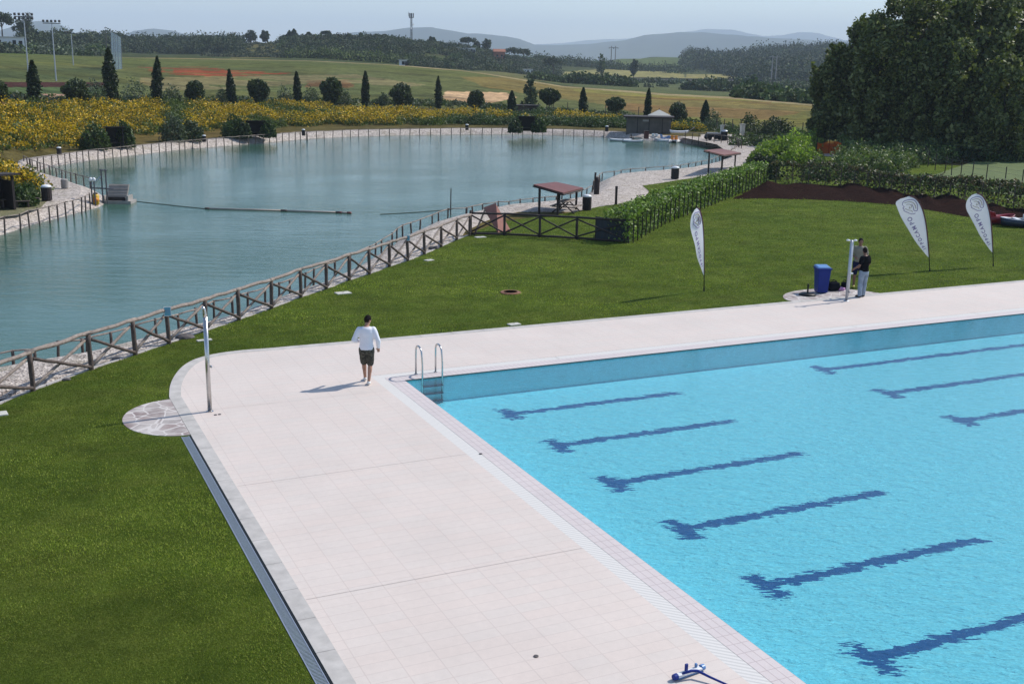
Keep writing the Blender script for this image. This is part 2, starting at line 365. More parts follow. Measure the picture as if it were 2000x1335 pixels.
def tree(name, label, cat, loc, h, w, kind='round', cols=G_OAK, leaf=.22, n=3500, seed=0, group=None, trunk=.12, parts=True, mesh=None, clumps=None):
    """crown + trunk under an empty standing at the foot; mesh reuse through MESHCACHE"""
    key = (kind, seed, name, leaf, n, trunk, round(w/h, 1))
    rng = np.random.default_rng(seed+11)
    t = empty(name, loc, 0, label, cat, group)
    if key not in TCACHE:
        H, W = 1.0, w/h       # unit height, width as ratio
        L = leaf/h
        P_ = []
        if kind == 'cypress':
            z = rng.beta(1.15, 1.25, n); prof = np.interp(z, [0, .08, .3, .6, .85, 1], [.55, .8, 1, .85, .45, .02])*W/2
            th = rng.uniform(0, 2*np.pi, n); rr = prof*rng.uniform(.35, 1.02, n)*(1+.16*np.sin(th*3+z*17)+.10*np.sin(th*5-z*41))
            P_.append(np.c_[rr*np.cos(th), rr*np.sin(th), .03+z*.97])
            tr = [((0, 0, -.02), (0, 0, .3), .012)]
        elif kind == 'round':
            tz = trunk; K = clumps or 26
            per = n//K
            for i in range(K):
                d = rng.normal(size=3); d /= np.linalg.norm(d); d[2] *= .95
                c = np.array([0, 0, (1+tz)/2])+d*np.array([W/2, W/2, (1-tz)/2])*rng.uniform(.30, .86)
                P_.append(blob_pts(c, np.array([W, W, 1-tz])*.5*rng.uniform(.16, .38), per, rng, .3))
            P_.append(blob_pts((0, 0, (1+tz)/2), (W*.42, W*.42, (1-tz)*.42), n//3, rng, .3))
            tr = [((0, 0, -.02), (0, 0, tz+.25), .02), ((0, 0, tz*.8), (.12*W, .05*W, tz+.35), .01), ((0, 0, tz*.8), (-.15*W, -.05*W, tz+.3), .01)]
        elif kind == 'umbrella':
            K = clumps or 22
            for i in range(K):
                a = rng.uniform(0, 6.28); r_ = math.sqrt(rng.uniform(0, 1))*.8
                c = np.array([math.cos(a)*r_*W/2, math.sin(a)*r_*W/2, .78-.16*r_**2+rng.uniform(-.05, .06)])
                P_.append(blob_pts(c, np.array([W*.16, W*.16, .12])*rng.uniform(.8, 1.3), n//K, rng, .2))
            tr = [((0, 0, -.02), (.02, 0, .62), .025), ((.01, 0, .5), (.2*W, 0, .75), .014), ((.01, 0, .5), (-.22*W, .02, .74), .014), ((.01, 0, .5), (0, .2*W, .76), .012)]
        elif kind == 'big':       # tall broad poplar of many ragged clumps reaching near the ground
            K = clumps or 70; per = n//K
            for i in range(K):
                z = rng.uniform(.06, .97); e = np.interp(z, [0, .15, .45, .72, .88, 1], [.8, .98, 1, .90, .62, .15])*W/2
                a = rng.uniform(0, 6.28); r_ = rng.uniform(.45, 1.0)**.6
                c = np.array([math.cos(a)*e*r_, math.sin(a)*e*r_, z]); s = rng.uniform(.045, .085)
                P_.append(blob_pts(c, (s*1.05, s*1.05, s*rng.uniform(.8, 1.5)), per, rng, .15))
                if rng.uniform() < .35:      # shoots sticking out
                    d = np.array([math.cos(a)*.4, math.sin(a)*.4, 1.0])
                    q = rng.uniform(0, 1, (per//4, 1)); P_.append(c+d*q*s*1.8+rng.normal(size=(per//4, 3))*s*.12)
            P_.append(np.c_[rng.uniform(-.3, .3, n//6)*W, rng.uniform(-.3, .3, n//6)*W, rng.uniform(.05, .8, n//6)])
            tr = [((0, 0, -.02), (.01, 0, .8), .022)]+[((0, 0, .12+.08*i), (math.cos(i*2.4)*W*.36, math.sin(i*2.4)*W*.36, .3+.08*i), .009) for i in range(7)]
        else:                     # wispy, feathery
            K = clumps or 75
            for i in range(K):
                z = rng.uniform(.08, .95); a = rng.uniform(0, 6.28); e = (1-z)*.8+.15; r_ = rng.uniform(.1, 1)*W/2*e
                q = rng.uniform(0, 1, (n//K, 1)); c = np.array([math.cos(a)*r_, math.sin(a)*r_, z-.06])
                d = np.array([math.cos(a)*.07, math.sin(a)*.07, .10])
                P_.append(c+d*q+rng.normal(size=(n//K, 3))*.022)
            tr = [((0, 0, -.02), (.0, 0, .75), .014), ((0, 0, .2), (.2*W, 0, .55), .007), ((0, 0, .25), (-.2*W, .1*W, .6), .007)]
        pts = np.concatenate(P_); pts = pts[pts[:, 2] > .01]
        # real colour differs from clump to clump (old and young leaves), constant in each clump
        cl = pick(cols, len(pts), rng, .3)
        me = arr_mesh('crown', [leaf_arrays(pts, cl, L, rng, 1.0)], M['leaf'])
        mb = MB()
        for a, b, r_ in tr: mb.tube(a, b, r_, r_*.5, 7)
        TCACHE[key] = (me, mb.mesh('trunk', M['bark']))
    me, tm = TCACHE[key]
    c = link('crown', me, t)
    if parts: link('trunk', tm, t)
    t.scale = (h, h, h)
    return t
TCACHE = {}

# ------------------------------------------------------------------ lake outline (picks on the water's edge, water level ZW)
ZW = -.6
SH = [(-60, 745), (30, 727), (75, 721), (150, 707), (250, 681), (337, 657), (400, 641), (450, 622), (500, 605), (545, 588), (600, 568),
 (650, 546), (697, 524), (740, 500), (785, 468), (830, 448), (862, 438), (917, 425), (971, 414), (1016, 410), (1084, 403), (1113, 399),
 (1140, 390), (1154, 377), (1163, 362), (1185, 352), (1230, 346), (1295, 342), (1329, 338), (1358, 332), (1383, 326), (1405, 318), (1424, 308),
 (1436, 299), (1438, 294), (1425, 290), (1390, 286), (1360, 282), (1328, 278), (1265, 275), (1200, 268), (1100, 264), (1000, 262),
 (900, 262), (800, 264), (700, 266), (600, 271), (500, 280), (437, 285), (375, 290), (310, 297), (250, 304), (175, 313), (100, 325), (72, 334), (80, 341),
 (110, 350), (150, 362), (190, 377), (203, 386), (203, 398), (190, 405), (160, 413), (110, 426), (60, 440), (20, 453), (-10, 462), (-80, 480), (-200, 500),
 (-330, 560), (-330, 760), (-200, 790)]
WD = []       # width of gravel beyond each shore point
for i, (x, y) in enumerate(SH):
    if i < 18: WD.append(3.2)
    elif i < 24: WD.append(6)
    elif i < 30: WD.append(9)
    elif i < 36: WD.append(8)
    elif i < 38: WD.append(5)
    elif i < 54: WD.append(2.1)
    elif i < 66: WD.append(1.3)
    else: WD.append(3)
def resample(pts, vals, step):
    o = []; v = []
    n = len(pts)
    for i in range(n):
        a, b = np.array(pts[i]), np.array(pts[(i+1) % n]); k = max(1, int(np.linalg.norm(b-a)/step))
        for j in range(k):
            o.append(a+(b-a)*j/k); v.append(vals[i]+(vals[(i+1) % n]-vals[i])*j/k)
    return np.array(o), np.array(v)
shore0 = [P(x, y, ZW)[:2] for x, y in SH]
shore, swid = resample(shore0, WD, 1.6)
# a slightly wavering natural edge
_nn = np.roll(shore, -1, 0)-np.roll(shore, 1, 0); _nn = np.c_[_nn[:, 1], -_nn[:, 0]]; _nn /= np.linalg.norm(_nn, axis=1)[:, None]+1e-9
area = .5*np.sum(shore[:, 0]*np.roll(shore[:, 1], -1)-np.roll(shore[:, 0], -1)*shore[:, 1])
if area < 0: _nn = -_nn       # outward normals
for _ in range(2): _nn = (_nn+np.roll(_nn, 1, 0)+np.roll(_nn, -1, 0))/3
_nn /= np.linalg.norm(_nn, axis=1)[:, None]
shore_w = shore+_nn*(RNG.normal(size=len(shore))*.05)[:, None]

def inside(poly, x, y):
    poly = np.asarray(poly)[:, :2]; c = np.zeros(np.shape(x), bool); n = len(poly); j = n-1
    for i in range(n):
        xi, yi = poly[i]; xj, yj = poly[j]
        if yi != yj: c ^= ((yi > y) != (yj > y)) & (x < (xj-xi)*(y-yi)/(yj-yi)+xi)
        j = i
    return c

# ------------------------------------------------------------------ terrain profile
COLX = [-500, -300, 0, 300, 600, 750, 900, 1100, 1300, 1450, 1600, 2000, 2500]
def pr(*a): return a
PROF = {  # column: (D, y) nodes; y None -> z given
 -500: [(86, 'z', -.02), (97, 'z', 1.3), (108, 203), (330, 104), (360, 104), (450, 101), (600, 85), (3000, 'z', -10), (20000, 'z', -80)],
 -300: [(86, 'z', -.02), (97, 'z', 1.3), (108, 203), (330, 104), (360, 104), (450, 101), (600, 85), (3000, 'z', -10), (20000, 'z', -80)],
 0:    [(93, 'z', -.02), (103, 'z', 1.4), (114, 203), (330, 106), (360, 105), (420, 102), (470, 86), (3000, 'z', -10), (20000, 'z', -80)],
 300:  [(122, 'z', -.02), (133, 'z', .9), (145, 205), (400, 113), (450, 113), (600, 106), (800, 88), (3000, 'z', -10), (20000, 'z', -80)],
 600:  [(137, 'z', -.02), (148, 'z', .6), (160, 207), (380, 117.5), (420, 118), (480, 114), (620, 82), (3000, 'z', -10), (20000, 'z', -80)],
 750:  [(141, 'z', -.02), (153, 'z', .5), (165, 209), (360, 125), (410, 127), (480, 122), (640, 79), (3000, 'z', -10), (20000, 'z', -80)],
 900:  [(144, 'z', -.02), (156, 'z', .3), (168, 213), (340, 137), (420, 141), (520, 136), (660, 95), (3000, 'z', -10), (20000, 'z', -80)],
 1100: [(146, 'z', -.02), (158, 'z', .1), (170, 223), (305, 167), (450, 163), (650, 154), (900, 128), (3000, 'z', -18), (20000, 'z', -80)],
 1300: [(141, 'z', -.02), (155, 'z', -.3), (168, 236), (280, 182), (450, 174), (680, 157), (1400, 115), (3000, 'z', -10), (20000, 'z', -80)],
 1450: [(138, 'z', -.03), (150, 'z', -.3), (165, 'z', -.6), (265, 190), (450, 179), (700, 158), (1300, 117), (3000, 'z', -10), (20000, 'z', -80)],
 1600: [(100, 'z', -.05), (130, 'z', -.2), (165, 'z', -.6), (250, 203), (450, 182), (700, 158), (1400, 103), (3000, 'z', -10), (20000, 'z', -80)],
 2000: [(90, 'z', -.05), (130, 'z', -.2), (165, 'z', -.6), (240, 'z', -1), (450, 185), (700, 158), (1400, 103), (3000, 'z', -10), (20000, 'z', -80)],
 2500: [(90, 'z', -.05), (130, 'z', -.2), (165, 'z', -.6), (240, 'z', -1), (450, 185), (700, 158), (1400, 103), (3000, 'z', -10), (20000, 'z', -80)]}
TAZ = np.array([azof(x) for x in COLX]); NN = 9
TD = np.array([[n[0] for n in PROF[x]] for x in COLX], float)
TZ = np.array([[n[2] if len(n) == 3 else PD(x, n[1], n[0]).z for n in PROF[x]] for x in COLX], float)
def vnoise(x, y, s, seed=0):
    x = x/s+seed*17.3; y = y/s+seed*9.1
    return (np.sin(x*1.7+1.3*np.sin(y*1.1+seed))+np.sin(y*2.1+1.7*np.sin(x*.9))+np.sin((x+y)*1.3+seed))/3
def ground_z(x, y):
    x = np.asarray(x, float); y = np.asarray(y, float)
    dx = x-CAM[0]; dy = y-CAM[1]; D = np.hypot(dx, dy); az = np.arctan2(dx, dy)
    z = np.full(D.shape, -.06); prevD = np.interp(az, TAZ, TD[:, 0]); prevZ = np.interp(az, TAZ, TZ[:, 0])
    m0 = D < prevD; z[m0] = (prevZ-.02)[m0]
    for j in range(1, NN):
        nd = np.interp(az, TAZ, TD[:, j]); nz = np.interp(az, TAZ, TZ[:, j])
        t = np.clip((D-prevD)/(nd-prevD), 0, 1); m = (D >= prevD) & (D <= nd)
        if j in (3, 6): t = t*(2-t) if j == 3 else t*t*(3-2*t)
        z[m] = (prevZ+(nz-prevZ)*t)[m]; prevD, prevZ = nd, nz
    amp = np.interp(D, [140, 180, 400, 700, 1500], [0, .1, .35, 1.6, 3])
    return z+amp*vnoise(x, y, 45.0)*.8+amp*.3*vnoise(x, y, 14.0, 3)
def nodeD(px, j, t=0.0):
    a = azof(px); d0 = np.interp(a, TAZ, TD[:, j]); 
    return d0 if t == 0 else d0+(np.interp(a, TAZ, TD[:, j+1])-d0)*t
def GP(px, D):                 # a spot on the terrain in the direction of px at distance D
    a = azof(px); x = CAM[0]+math.sin(a)*D; y = CAM[1]+math.cos(a)*D
    return Vector((x, y, float(ground_z(np.array([x]), np.array([y]))[0])))
def GT(px, py, D0=100, D1=1500):   # where a sight line first meets the terrain
    d = ray(px, py); hl = math.hypot(d[0], d[1]); Ds = np.linspace(D0, D1, 1500)
    X = CAM[None, :]+d[None, :]*(Ds/hl)[:, None]; g = ground_z(X[:, 0], X[:, 1])
    k = np.where(X[:, 2] < g)[0]
    k = k[0] if len(k) else len(Ds)-1
    return Vector((X[k, 0], X[k, 1], g[k]))

az = np.arange(azof(1000)-R(36), azof(1000)+R(40), R(.095))
Dn = np.concatenate([np.arange(30, 190, 1.1), np.arange(190, 420, 2.6), np.geomspace(420, 1600, 130), np.geomspace(1650, 20000, 30)])
A, DD = np.meshgrid(az, Dn); X = CAM[0]+np.sin(A)*DD; Y = CAM[1]+np.cos(A)*DD; Z = ground_z(X, Y)
inner = inside(shore+_nn*.9, X, Y); inner |= inside(shore+_nn*.9, X+.8, Y) | inside(shore+_nn*.9, X-.8, Y) | inside(shore+_nn*.9, X, Y+.8) | inside(shore+_nn*.9, X, Y-.8)
Z[inner] = -2.0
Z[(X > -5.9) & (Y < 4.6)] = -2.2
# crop, poppy, clay and stubble patches, each with its own place on the ground
px, py = proj(np.stack([X, Y, Z], -1)); C = np.empty(X.shape+(3,))
C[:] = srgb(92, 103, 62); nz = vnoise(X, Y, 6, 2); nz2 = vnoise(X, Y, 22, 5)
def paint(poly, c, edge=2.5, blend=1.0, cond=None):
    m = inside(poly, px+nz*edge*2.5, py+nz2*edge*.7)
    if cond is not None: m &= cond
    C[m] = C[m]*(1-blend)+np.asarray(c)*blend
far = DD > np.interp(A, TAZ, TD[:, 3])+4
near = ~far
C[DD < np.interp(A, TAZ, TD[:, 2])] = srgb(92, 88, 52)
paint([(-600, 100), (700, 100), (1200, 150), (1200, 170), (700, 135), (300, 128), (-600, 122)], srgb(92, 104, 58), cond=near)
paint([(900, 150), (2100, 165), (2100, 260), (1300, 240), (1180, 205), (950, 170)], srgb(118, 113, 66), cond=near)
paint([(1100, 168), (2000, 200), (2000, 216), (1350, 197), (1130, 180)], srgb(122, 124, 66), 1.5, cond=near)
paint([(1260, 215), (2100, 215), (2100, 300), (1400, 300), (1380, 255), (1240, 240)], srgb(96, 108, 50), 4, .6, cond=near)
paint([(250, 131), (400, 130), (470, 139), (570, 142), (560, 147), (430, 150), (350, 147), (250, 137)], srgb(146, 70, 48), 1.5, .8, cond=near & (vnoise(X*.3, Y, 3.1, 8)+.5*nz2+.5*vnoise(X, Y, 1.9, 3) > .05+.35*(px < 340)))
paint([(600, 158), (680, 156), (690, 172), (600, 170)], srgb(120, 72, 50), 2, .6, cond=near)
paint([(270, 150), (470, 150), (700, 146), (830, 166), (800, 172), (650, 160), (480, 172), (300, 178)], srgb(146, 136, 100), 3, .5, cond=near & (nz > -.6))
paint([(870, 180), (990, 181), (1010, 193), (950, 204), (880, 200), (862, 190)], srgb(190, 168, 132), 2, cond=near)
paint([(0, 184), (130, 184), (135, 206), (0, 208)], srgb(168, 140, 122), 1.5, cond=near)
paint([(-400, 170), (200, 170), (205, 184), (-400, 185)], srgb(78, 100, 62), 1, cond=near)
paint([(-400, 161), (210, 161), (205, 171), (-400, 171)], srgb(68, 44, 40), 1, cond=near)
paint([(-400, 132), (205, 134), (205, 156), (-400, 152)], srgb(70, 84, 52), 2, .8, cond=near)
paint([(1250, 190), (1500, 200), (1580, 215), (1500, 235), (1300, 228), (1180, 212)], srgb(128, 100, 66), 3, .6, cond=near & (nz2 > -.3))
m = near & (DD > np.interp(A, TAZ, TD[:, 2])) & (vnoise(X, Y, 9, 4)+vnoise(X, Y, 3.3, 5)*.8 > .5); C[m] = C[m]*.72
m = near & (vnoise(X*.35, Y, 12, 9) > .35); C[m] = C[m]*np.array([1.12, 1.04, .95])
# paler verge along the crest
crestd = np.interp(A, TAZ, TD[:, 3]); m = np.abs(DD-crestd+8) < 9; C[m & (px > 200)] = srgb(150, 142, 104)
C[far] = srgb(66, 78, 46)
paint([(1080, 142), (1180, 135), (1330, 140), (1340, 153), (1100, 153)], srgb(132, 134, 84), 1, cond=far)
paint([(1210, 112), (1340, 112), (1340, 132), (1180, 130)], srgb(84, 102, 58), 1, cond=far)
paint([(1340, 145), (1620, 148), (1620, 153), (1340, 154)], srgb(140, 140, 88), .7, cond=far)
paint([(1060, 160), (1620, 160), (1640, 215), (1300, 195)], srgb(86, 98, 62), 1, cond=far)
paint([(1150, 155.0), (1620, 155.0), (1620, 160.5), (1150, 158.5)], srgb(58, 56, 56), .1, cond=far)
paint([(900, 140), (1080, 140), (1080, 160), (930, 150)], srgb(98, 102, 60), 1, cond=far)
paint([(0, 96), (100, 94), (110, 107), (0, 106)], srgb(90, 112, 52), 2, .8)
paint([(450, 85), (520, 80), (570, 112), (450, 116)], srgb(108, 106, 62), 3, .7, cond=far)
paint([(860, 85), (960, 95), (980, 120), (850, 105)], srgb(96, 92, 70), 3, .5, cond=far)
C = C*np.array([.90, .82, .80])
me = bpy.data.meshes.new('ground'); nr, nc = X.shape
V = np.stack([X, Y, Z], -1).reshape(-1, 3)
idx = np.arange(nr*nc).reshape(nr, nc)
Q = np.stack([idx[:-1, :-1], idx[:-1, 1:], idx[1:, 1:], idx[1:, :-1]], -1).reshape(-1, 4)
me.vertices.add(len(V)); me.vertices.foreach_set('co', V.astype(np.float32).ravel())
me.loops.add(Q.size); me.loops.foreach_set('vertex_index', Q.astype(np.int32).ravel())
me.polygons.add(len(Q)); me.polygons.foreach_set('loop_start', np.arange(0, Q.size, 4, dtype=np.int32))
me.polygons.foreach_set('use_smooth', np.ones(len(Q), bool)); me.update(calc_edges=True)
set_col(me, np.c_[C.reshape(-1, 3), np.ones(len(V))]); me.materials.append(M['terrain'])
if me.polygons[0].normal.z < 0: me.flip_normals()
tag(link('ground', me), kind='structure')

# ------------------------------------------------------------------ mountains
def mountain(name, D, tops, depth, base=-60):
    xs = [t[0] for t in tops]; azs = [azof(x, 60) for x in xs]; hs = [PD(x, y, D).z for x, y in tops]
    aa = np.arange(azof(-900), azof(2900), R(.07)); ss = np.linspace(-1, 1.0, 22)
    AA, SS = np.meshgrid(aa, ss); Hh = np.interp(AA, azs, hs)
    rg = 1+.0*AA; x0 = np.cos(np.pi/2*SS)**.8
    jit = vnoise(AA*26, SS*3+AA*9, 1.0)*.16+vnoise(AA*71-SS*5, SS*7, 1.0, 2)*.08+vnoise(AA*190+SS*11, SS*9-AA*60, 1.0, 4)*.03
    Z_ = base+(Hh-base)*np.clip(x0*(1+jit*(1-x0*.75)), 0, 1.03)
    Rr = D+SS*depth; X_ = CAM[0]+np.sin(AA)*Rr; Y_ = CAM[1]+np.cos(AA)*Rr
    nr, nc = AA.shape; idx = np.arange(nr*nc).reshape(nr, nc)
    Q = np.stack([idx[:-1, :-1], idx[:-1, 1:], idx[1:, 1:], idx[1:, :-1]], -1).reshape(-1, 4)
    me = bpy.data.meshes.new(name); me.from_pydata(np.stack([X_, Y_, Z_], -1).reshape(-1, 3).tolist(), [], Q.tolist())
    me.materials.append(M['mountain']); me.polygons.foreach_set('use_smooth', [True]*len(Q)); me.update()
    tag(link(name, me), kind='structure')
mountain('hills', 6500, [(-900, 90), (-200, 70), (0, 62), (60, 46), (95, 43), (120, 52), (150, 68), (185, 68), (212, 61), (240, 68), (262, 61), (300, 59), (340, 63),
 (385, 76), (420, 90), (560, 90), (640, 70), (690, 66), (750, 64), (800, 57), (843, 53), (880, 58), (915, 66), (950, 68), (985, 71), (1015, 77), (1045, 89),
 (1090, 90), (1150, 88), (1190, 82), (1225, 77), (1260, 67), (1290, 65), (1330, 63), (1380, 67), (1420, 71), (1480, 71), (1540, 74), (1600, 80), (1800, 88), (1930, 60), (1985, 38), (2030, 25), (2400, 40), (2900, 80)], 1400)
mountain('hills', 11500, [(-900, 90), (0, 95), (700, 98), (980, 90), (1100, 86), (1150, 80), (1230, 74), (1340, 63), (1380, 60), (1430, 61), (1490, 69), (1530, 67), (1560, 62), (1600, 66), (1650, 80), (2900, 85)], 1800)
# ------------------------------------------------------------------ lake, gravel shore
mb = MB(); big = shore+_nn*.6
mb.sheet([(p[0], p[1], ZW) for p in big]); lake = mb.build('water', M['lake']); tag(lake, kind='structure')
def ring(name, offs, mat):
    mb = MB(); n = len(shore_w)
    for o in offs:      # (fraction of width or metres, z, is_fraction)
        mb.v += [tuple(np.append(p+nn*(o[0]*w if o[2] else o[0]), o[1]+(RNG.uniform(-.02, .02) if o[3] else 0))) for p, nn, w in zip(shore_w, _nn, swid)]
    for k in range(len(offs)-1):
        for i in range(n):
            j = (i+1) % n; mb.f.append((k*n+i, k*n+j, (k+1)*n+j, (k+1)*n+i)); mb.mi.append(0)
    return tag(mb.build(name, mat, smooth=True), kind='structure')
ring('gravel_path', [(-.5, ZW-.25, 0, 0), (.0, ZW+.02, 0, 1), (.35, ZW+.22, 0, 1), (.8, -.16, 0, 1), (1.15, -.045, 0, 1), (1.3, -.035, 0, 0), (1.0, -.03, 1, 0), (1.04, -.25, 1, 0)], M['gravel'])
# spit of land on the left: filled inside the shore strip
pen = [p+n*1.25 for p, n in zip(shore_w, _nn)]
i0 = min(range(len(shore)), key=lambda i: np.hypot(*(shore[i]-np.array(P(76, 338, ZW)[:2])))); i1 = min(range(len(shore)), key=lambda i: np.hypot(*(shore[i]-np.array(P(-60, 475, ZW)[:2]))))
mb = MB(); mb.sheet([(p[0], p[1], -.034) for p in pen[i0:i1+1]]+[tuple(P(-330, 470, -.034)), tuple(P(-330, 345, -.034)), tuple(P(-40, 318, -.034)), tuple(P(30, 322, -.034))])
tag(mb.build('gravel_spit', M['gravel']), kind='structure')
M['verge'] = gravel_mat('dry_verge', (.14, .14, .06), (.06, .075, .025), (.22, .19, .10))
mb = MB(); mb.sheet([tuple(P(x, y, -.028)) for x, y in [(-300, 450), (0, 425), (40, 417), (80, 405), (92, 392), (84, 384), (76, 372), (72, 350), (55, 335), (0, 322), (-300, 330)]])
tag(mb.build('grass_verge', M['verge']), kind='structure')

# right-hand gravel yard beyond the lake corner
mb = MB(); mb.sheet([tuple(P(x, y, -.045)) for x, y in [(1425, 300), (1440, 318), (1470, 300), (1500, 282), (1512, 268), (1480, 262), (1440, 262), (1380, 262), (1330, 268), (1400, 282)]])
tag(mb.build('gravel_yard', M['gravel']), kind='structure')
mb = MB(); mb.sheet([tuple(P(x, y, -.02)) for x, y in [(1596, 300), (1640, 300), (1662, 312), (1672, 332), (1630, 332), (1612, 312)]])
tag(mb.build('dirt_path', M['gravel']), kind='structure')

# ------------------------------------------------------------------ lawn
FB = [(-160, 860), (-75, 818), (65, 762), (179, 721), (265, 692), (331, 670), (402, 646), (467, 624), (530, 602), (588, 580), (637, 564), (682, 547), (722, 535), (761, 520), (797, 509), (829, 496), (862, 482), (892, 468), (917, 459)]
FBp = [P(x, y) for x, y in FB]
edge = [P(x, y) for x, y in [(935, 448), (960, 440), (985, 432), (1008, 428), (1040, 424), (1080, 420), (1125, 413), (1165, 404), (1200, 399), (1240, 391), (1262, 382), (1268, 373), (1255, 362), (1290, 357), (1340, 349), (1385, 342), (1425, 334), (1450, 322), (1475, 306), (1490, 296)]]
lawn = [p for p in FBp]+edge+[P(1560, 300), Vector((62, 50, 0)), Vector((75, 30, 0)), Vector((75, 4.2, 0)), Vector((.9, 4.2, 0)), Vector((-2.45, 4.15, 0)), Vector((-4.4, 3.5, 0)), Vector((-5.1, 2.2, 0)), Vector((-5.5, .6, 0)), Vector((-5.5, -34, 0)), Vector((-22, -34, 0)), Vector((-22, -10, 0))]
fine = []
for i, a in enumerate(lawn):
    b = lawn[(i+1) % len(lawn)]; L = (b-a).length; k = max(1, int(L/.22)) if i < len(FBp)+len(edge) else 1
    for j in range(k):
        p = a.lerp(b, j/k); 
        if i < len(FBp)+len(edge) and L > .3: p = p+Vector((random.uniform(-.035, .035), random.uniform(-.035, .035), 0))
        fine.append((p.x, p.y, -.012))
mb = MB(); mb.sheet(fine); tag(mb.build('lawn', M['lawn']), kind='structure')
# pale stone edging under the rail fence
mb = MB()
for a, b in zip(FBp[:-1], FBp[1:]):
    d = (b-a).normalized(); n = Vector((-d.y, d.x, 0)); L = (b-a).length; k = max(1, round(L/.5))
    for j in range(k):
        c = a.lerp(b, (j+.5)/k)+n*.10
        mb.box((c.x+random.uniform(-.01, .01), c.y, -.05), (L/k-.015, .08, .105), rz=math.atan2(d.y, d.x)+random.uniform(-.02, .02))
tag(mb.build('stone_edging', M['kerb']), kind='structure')

# soil bank in front of the far hedge
so = [(1432, 389), (1491, 387.5), (1560, 389), (1642, 392), (1700, 396), (1752, 400), (1800, 408), (1835, 414), (1904, 426), (1960, 437), (2030, 452), (2200, 485)]
si = [(1470, 368), (1500, 362), (1560, 361), (1642, 364), (1700, 370), (1752, 377), (1800, 384), (1835, 389), (1904, 398), (1960, 405), (2030, 416), (2200, 440)]
mb = MB(); rows = 9; N = 70
def pl(pts, t):
    q = t*(len(pts)-1); i = min(int(q), len(pts)-2); return Vector(pts[i]).lerp(Vector(pts[i+1]), q-i)
for r_ in range(rows):
    s = r_/(rows-1)
    for k in range(N):
        a = pl([P(x, y) for x, y in so], k/(N-1)); b = pl([P(x, y) for x, y in si], k/(N-1)); p = a.lerp(b, s)
        hh = math.sin(math.pi*min(1, s*.62+.02))*(.16+.10*math.sin(k*.31)+.12*math.sin(k*.77+s*4)+random.uniform(-.07, .07))
        mb.v.append((p.x+random.uniform(-.1, .1)*(0 < s < 1), p.y+random.uniform(-.1, .1), .0+(max(.03, hh*min(1, k/6)) if s > 0 else 0)))
for r_ in range(rows-1):
    for k in range(N-1): a = r_*N+k; mb.f.append((a, a+1, a+N+1, a+N)); mb.mi.append(0)
tag(mb.build('soil', M['soil'], smooth=True), kind='structure')

# ------------------------------------------------------------------ pool terrace
curve = []
cpx = [P(x, y) for x, y in [(330, 775), (331, 755), (338, 737), (352, 718), (372, 704), (398, 695), (430, 688.5), (475, 683), (520, 680), (580, 674.5), (640, 669.5), (750, 660.5)]]
curve = [(-5.64, .69)]+[(p.x, p.y) for p in cpx[1:-1]]+[(1.0, 4.36)]
def chaikin(c, it=2):
    for _ in range(it):
        o = [c[0]]
        for a, b in zip(c[:-1], c[1:]):
            o += [(a[0]*.75+b[0]*.25, a[1]*.75+b[1]*.25), (a[0]*.25+b[0]*.75, a[1]*.25+b[1]*.75)]
        c = o+[c[-1]]
    return c
curve = chaikin(curve)
outer = [(-5.64, -34)]+curve+[(70, 4.36)]
def offset(pl_, d):
    o = []
    for i, p in enumerate(pl_):
        a = np.array(pl_[max(i-1, 0)]); b = np.array(pl_[min(i+1, len(pl_)-1)]); t = (b-a)/np.linalg.norm(b-a)
        o.append((p[0]+t[1]*d, p[1]-t[0]*d))
    return o
innr = offset(outer, .27)
mb = MB(); mb.sheet([(x, y, 0) for x, y in innr]+[(70, .68, 0), (-.68, .68, 0), (-.68, -34, 0)])
tag(mb.build('pool_deck', M['deck']), kind='structure')
mb = MB()
acc = 0
seg = []
for i in range(len(outer)-1):     # kerb stones of one metre with fine joints
    a0, a1 = Vector((*outer[i], 0)), Vector((*outer[i+1], 0)); b0, b1 = Vector((*innr[i], 0)), Vector((*innr[i+1], 0))
    k = max(1, round((a1-a0).length/1.0)) if i in (0, len(outer)-2) else 1
    for j in range(k):
        e = .004/(a1-a0).length if k > 1 else 0
        q = [a0.lerp(a1, j/k+e), b0.lerp(b1, j/k+e), b0.lerp(b1, (j+1)/k-e), a0.lerp(a1, (j+1)/k-e)]
        for p in q[:1]+q[3:]: pass
        n0 = len(mb.v); mb.v += [(p.x, p.y, .003) for p in q]+[(p.x, p.y, -.12) for p in q]
        mb.f += [(n0, n0+1, n0+2, n0+3), (n0, n0+3, n0+7, n0+4), (n0+1, n0+5, n0+6, n0+2)]; mb.mi += [0]*3
kb = mb.build('kerb', M['kerb']); tag(kb, kind='structure')
# dark joint bed under the kerb
mb = MB(); o2 = offset(outer, .01)
mb.v = [(x, y, -.004) for x, y in o2]+[(x, y, -.004) for x, y in offset(outer, .265)]; n = len(o2)
for i in range(n-1): mb.f.append((i, i+1, n+i+1, n+i)); mb.mi.append(0)
tag(mb.build('kerb_bed', M['grout']), kind='structure')
# white overflow grating and coping, in an L round the water
mb = MB(); mb.v = [(-.68, -34, -.002), (-.68, .68, -.002), (70, .68, -.002), (70, .40, -.002), (-.40, .40, -.002), (-.40, -34, -.002)]
mb.f = [(0, 5, 4, 1), (1, 4, 3, 2)]; mb.mi = [0, 0]; tag(mb.build('overflow_grating', M['gutter']), kind='structure')
mb = MB(); mb.v = [(-.40, -34, .0), (-.40, .40, .0), (70, .40, .0), (70, 0, .0), (0, 0, .0), (0, -34, 0)]
mb.f = [(0, 5, 4, 1), (1, 4, 3, 2)]; mb.mi = [0, 0]; tag(mb.build('pool_coping', M['coping']), kind='structure')
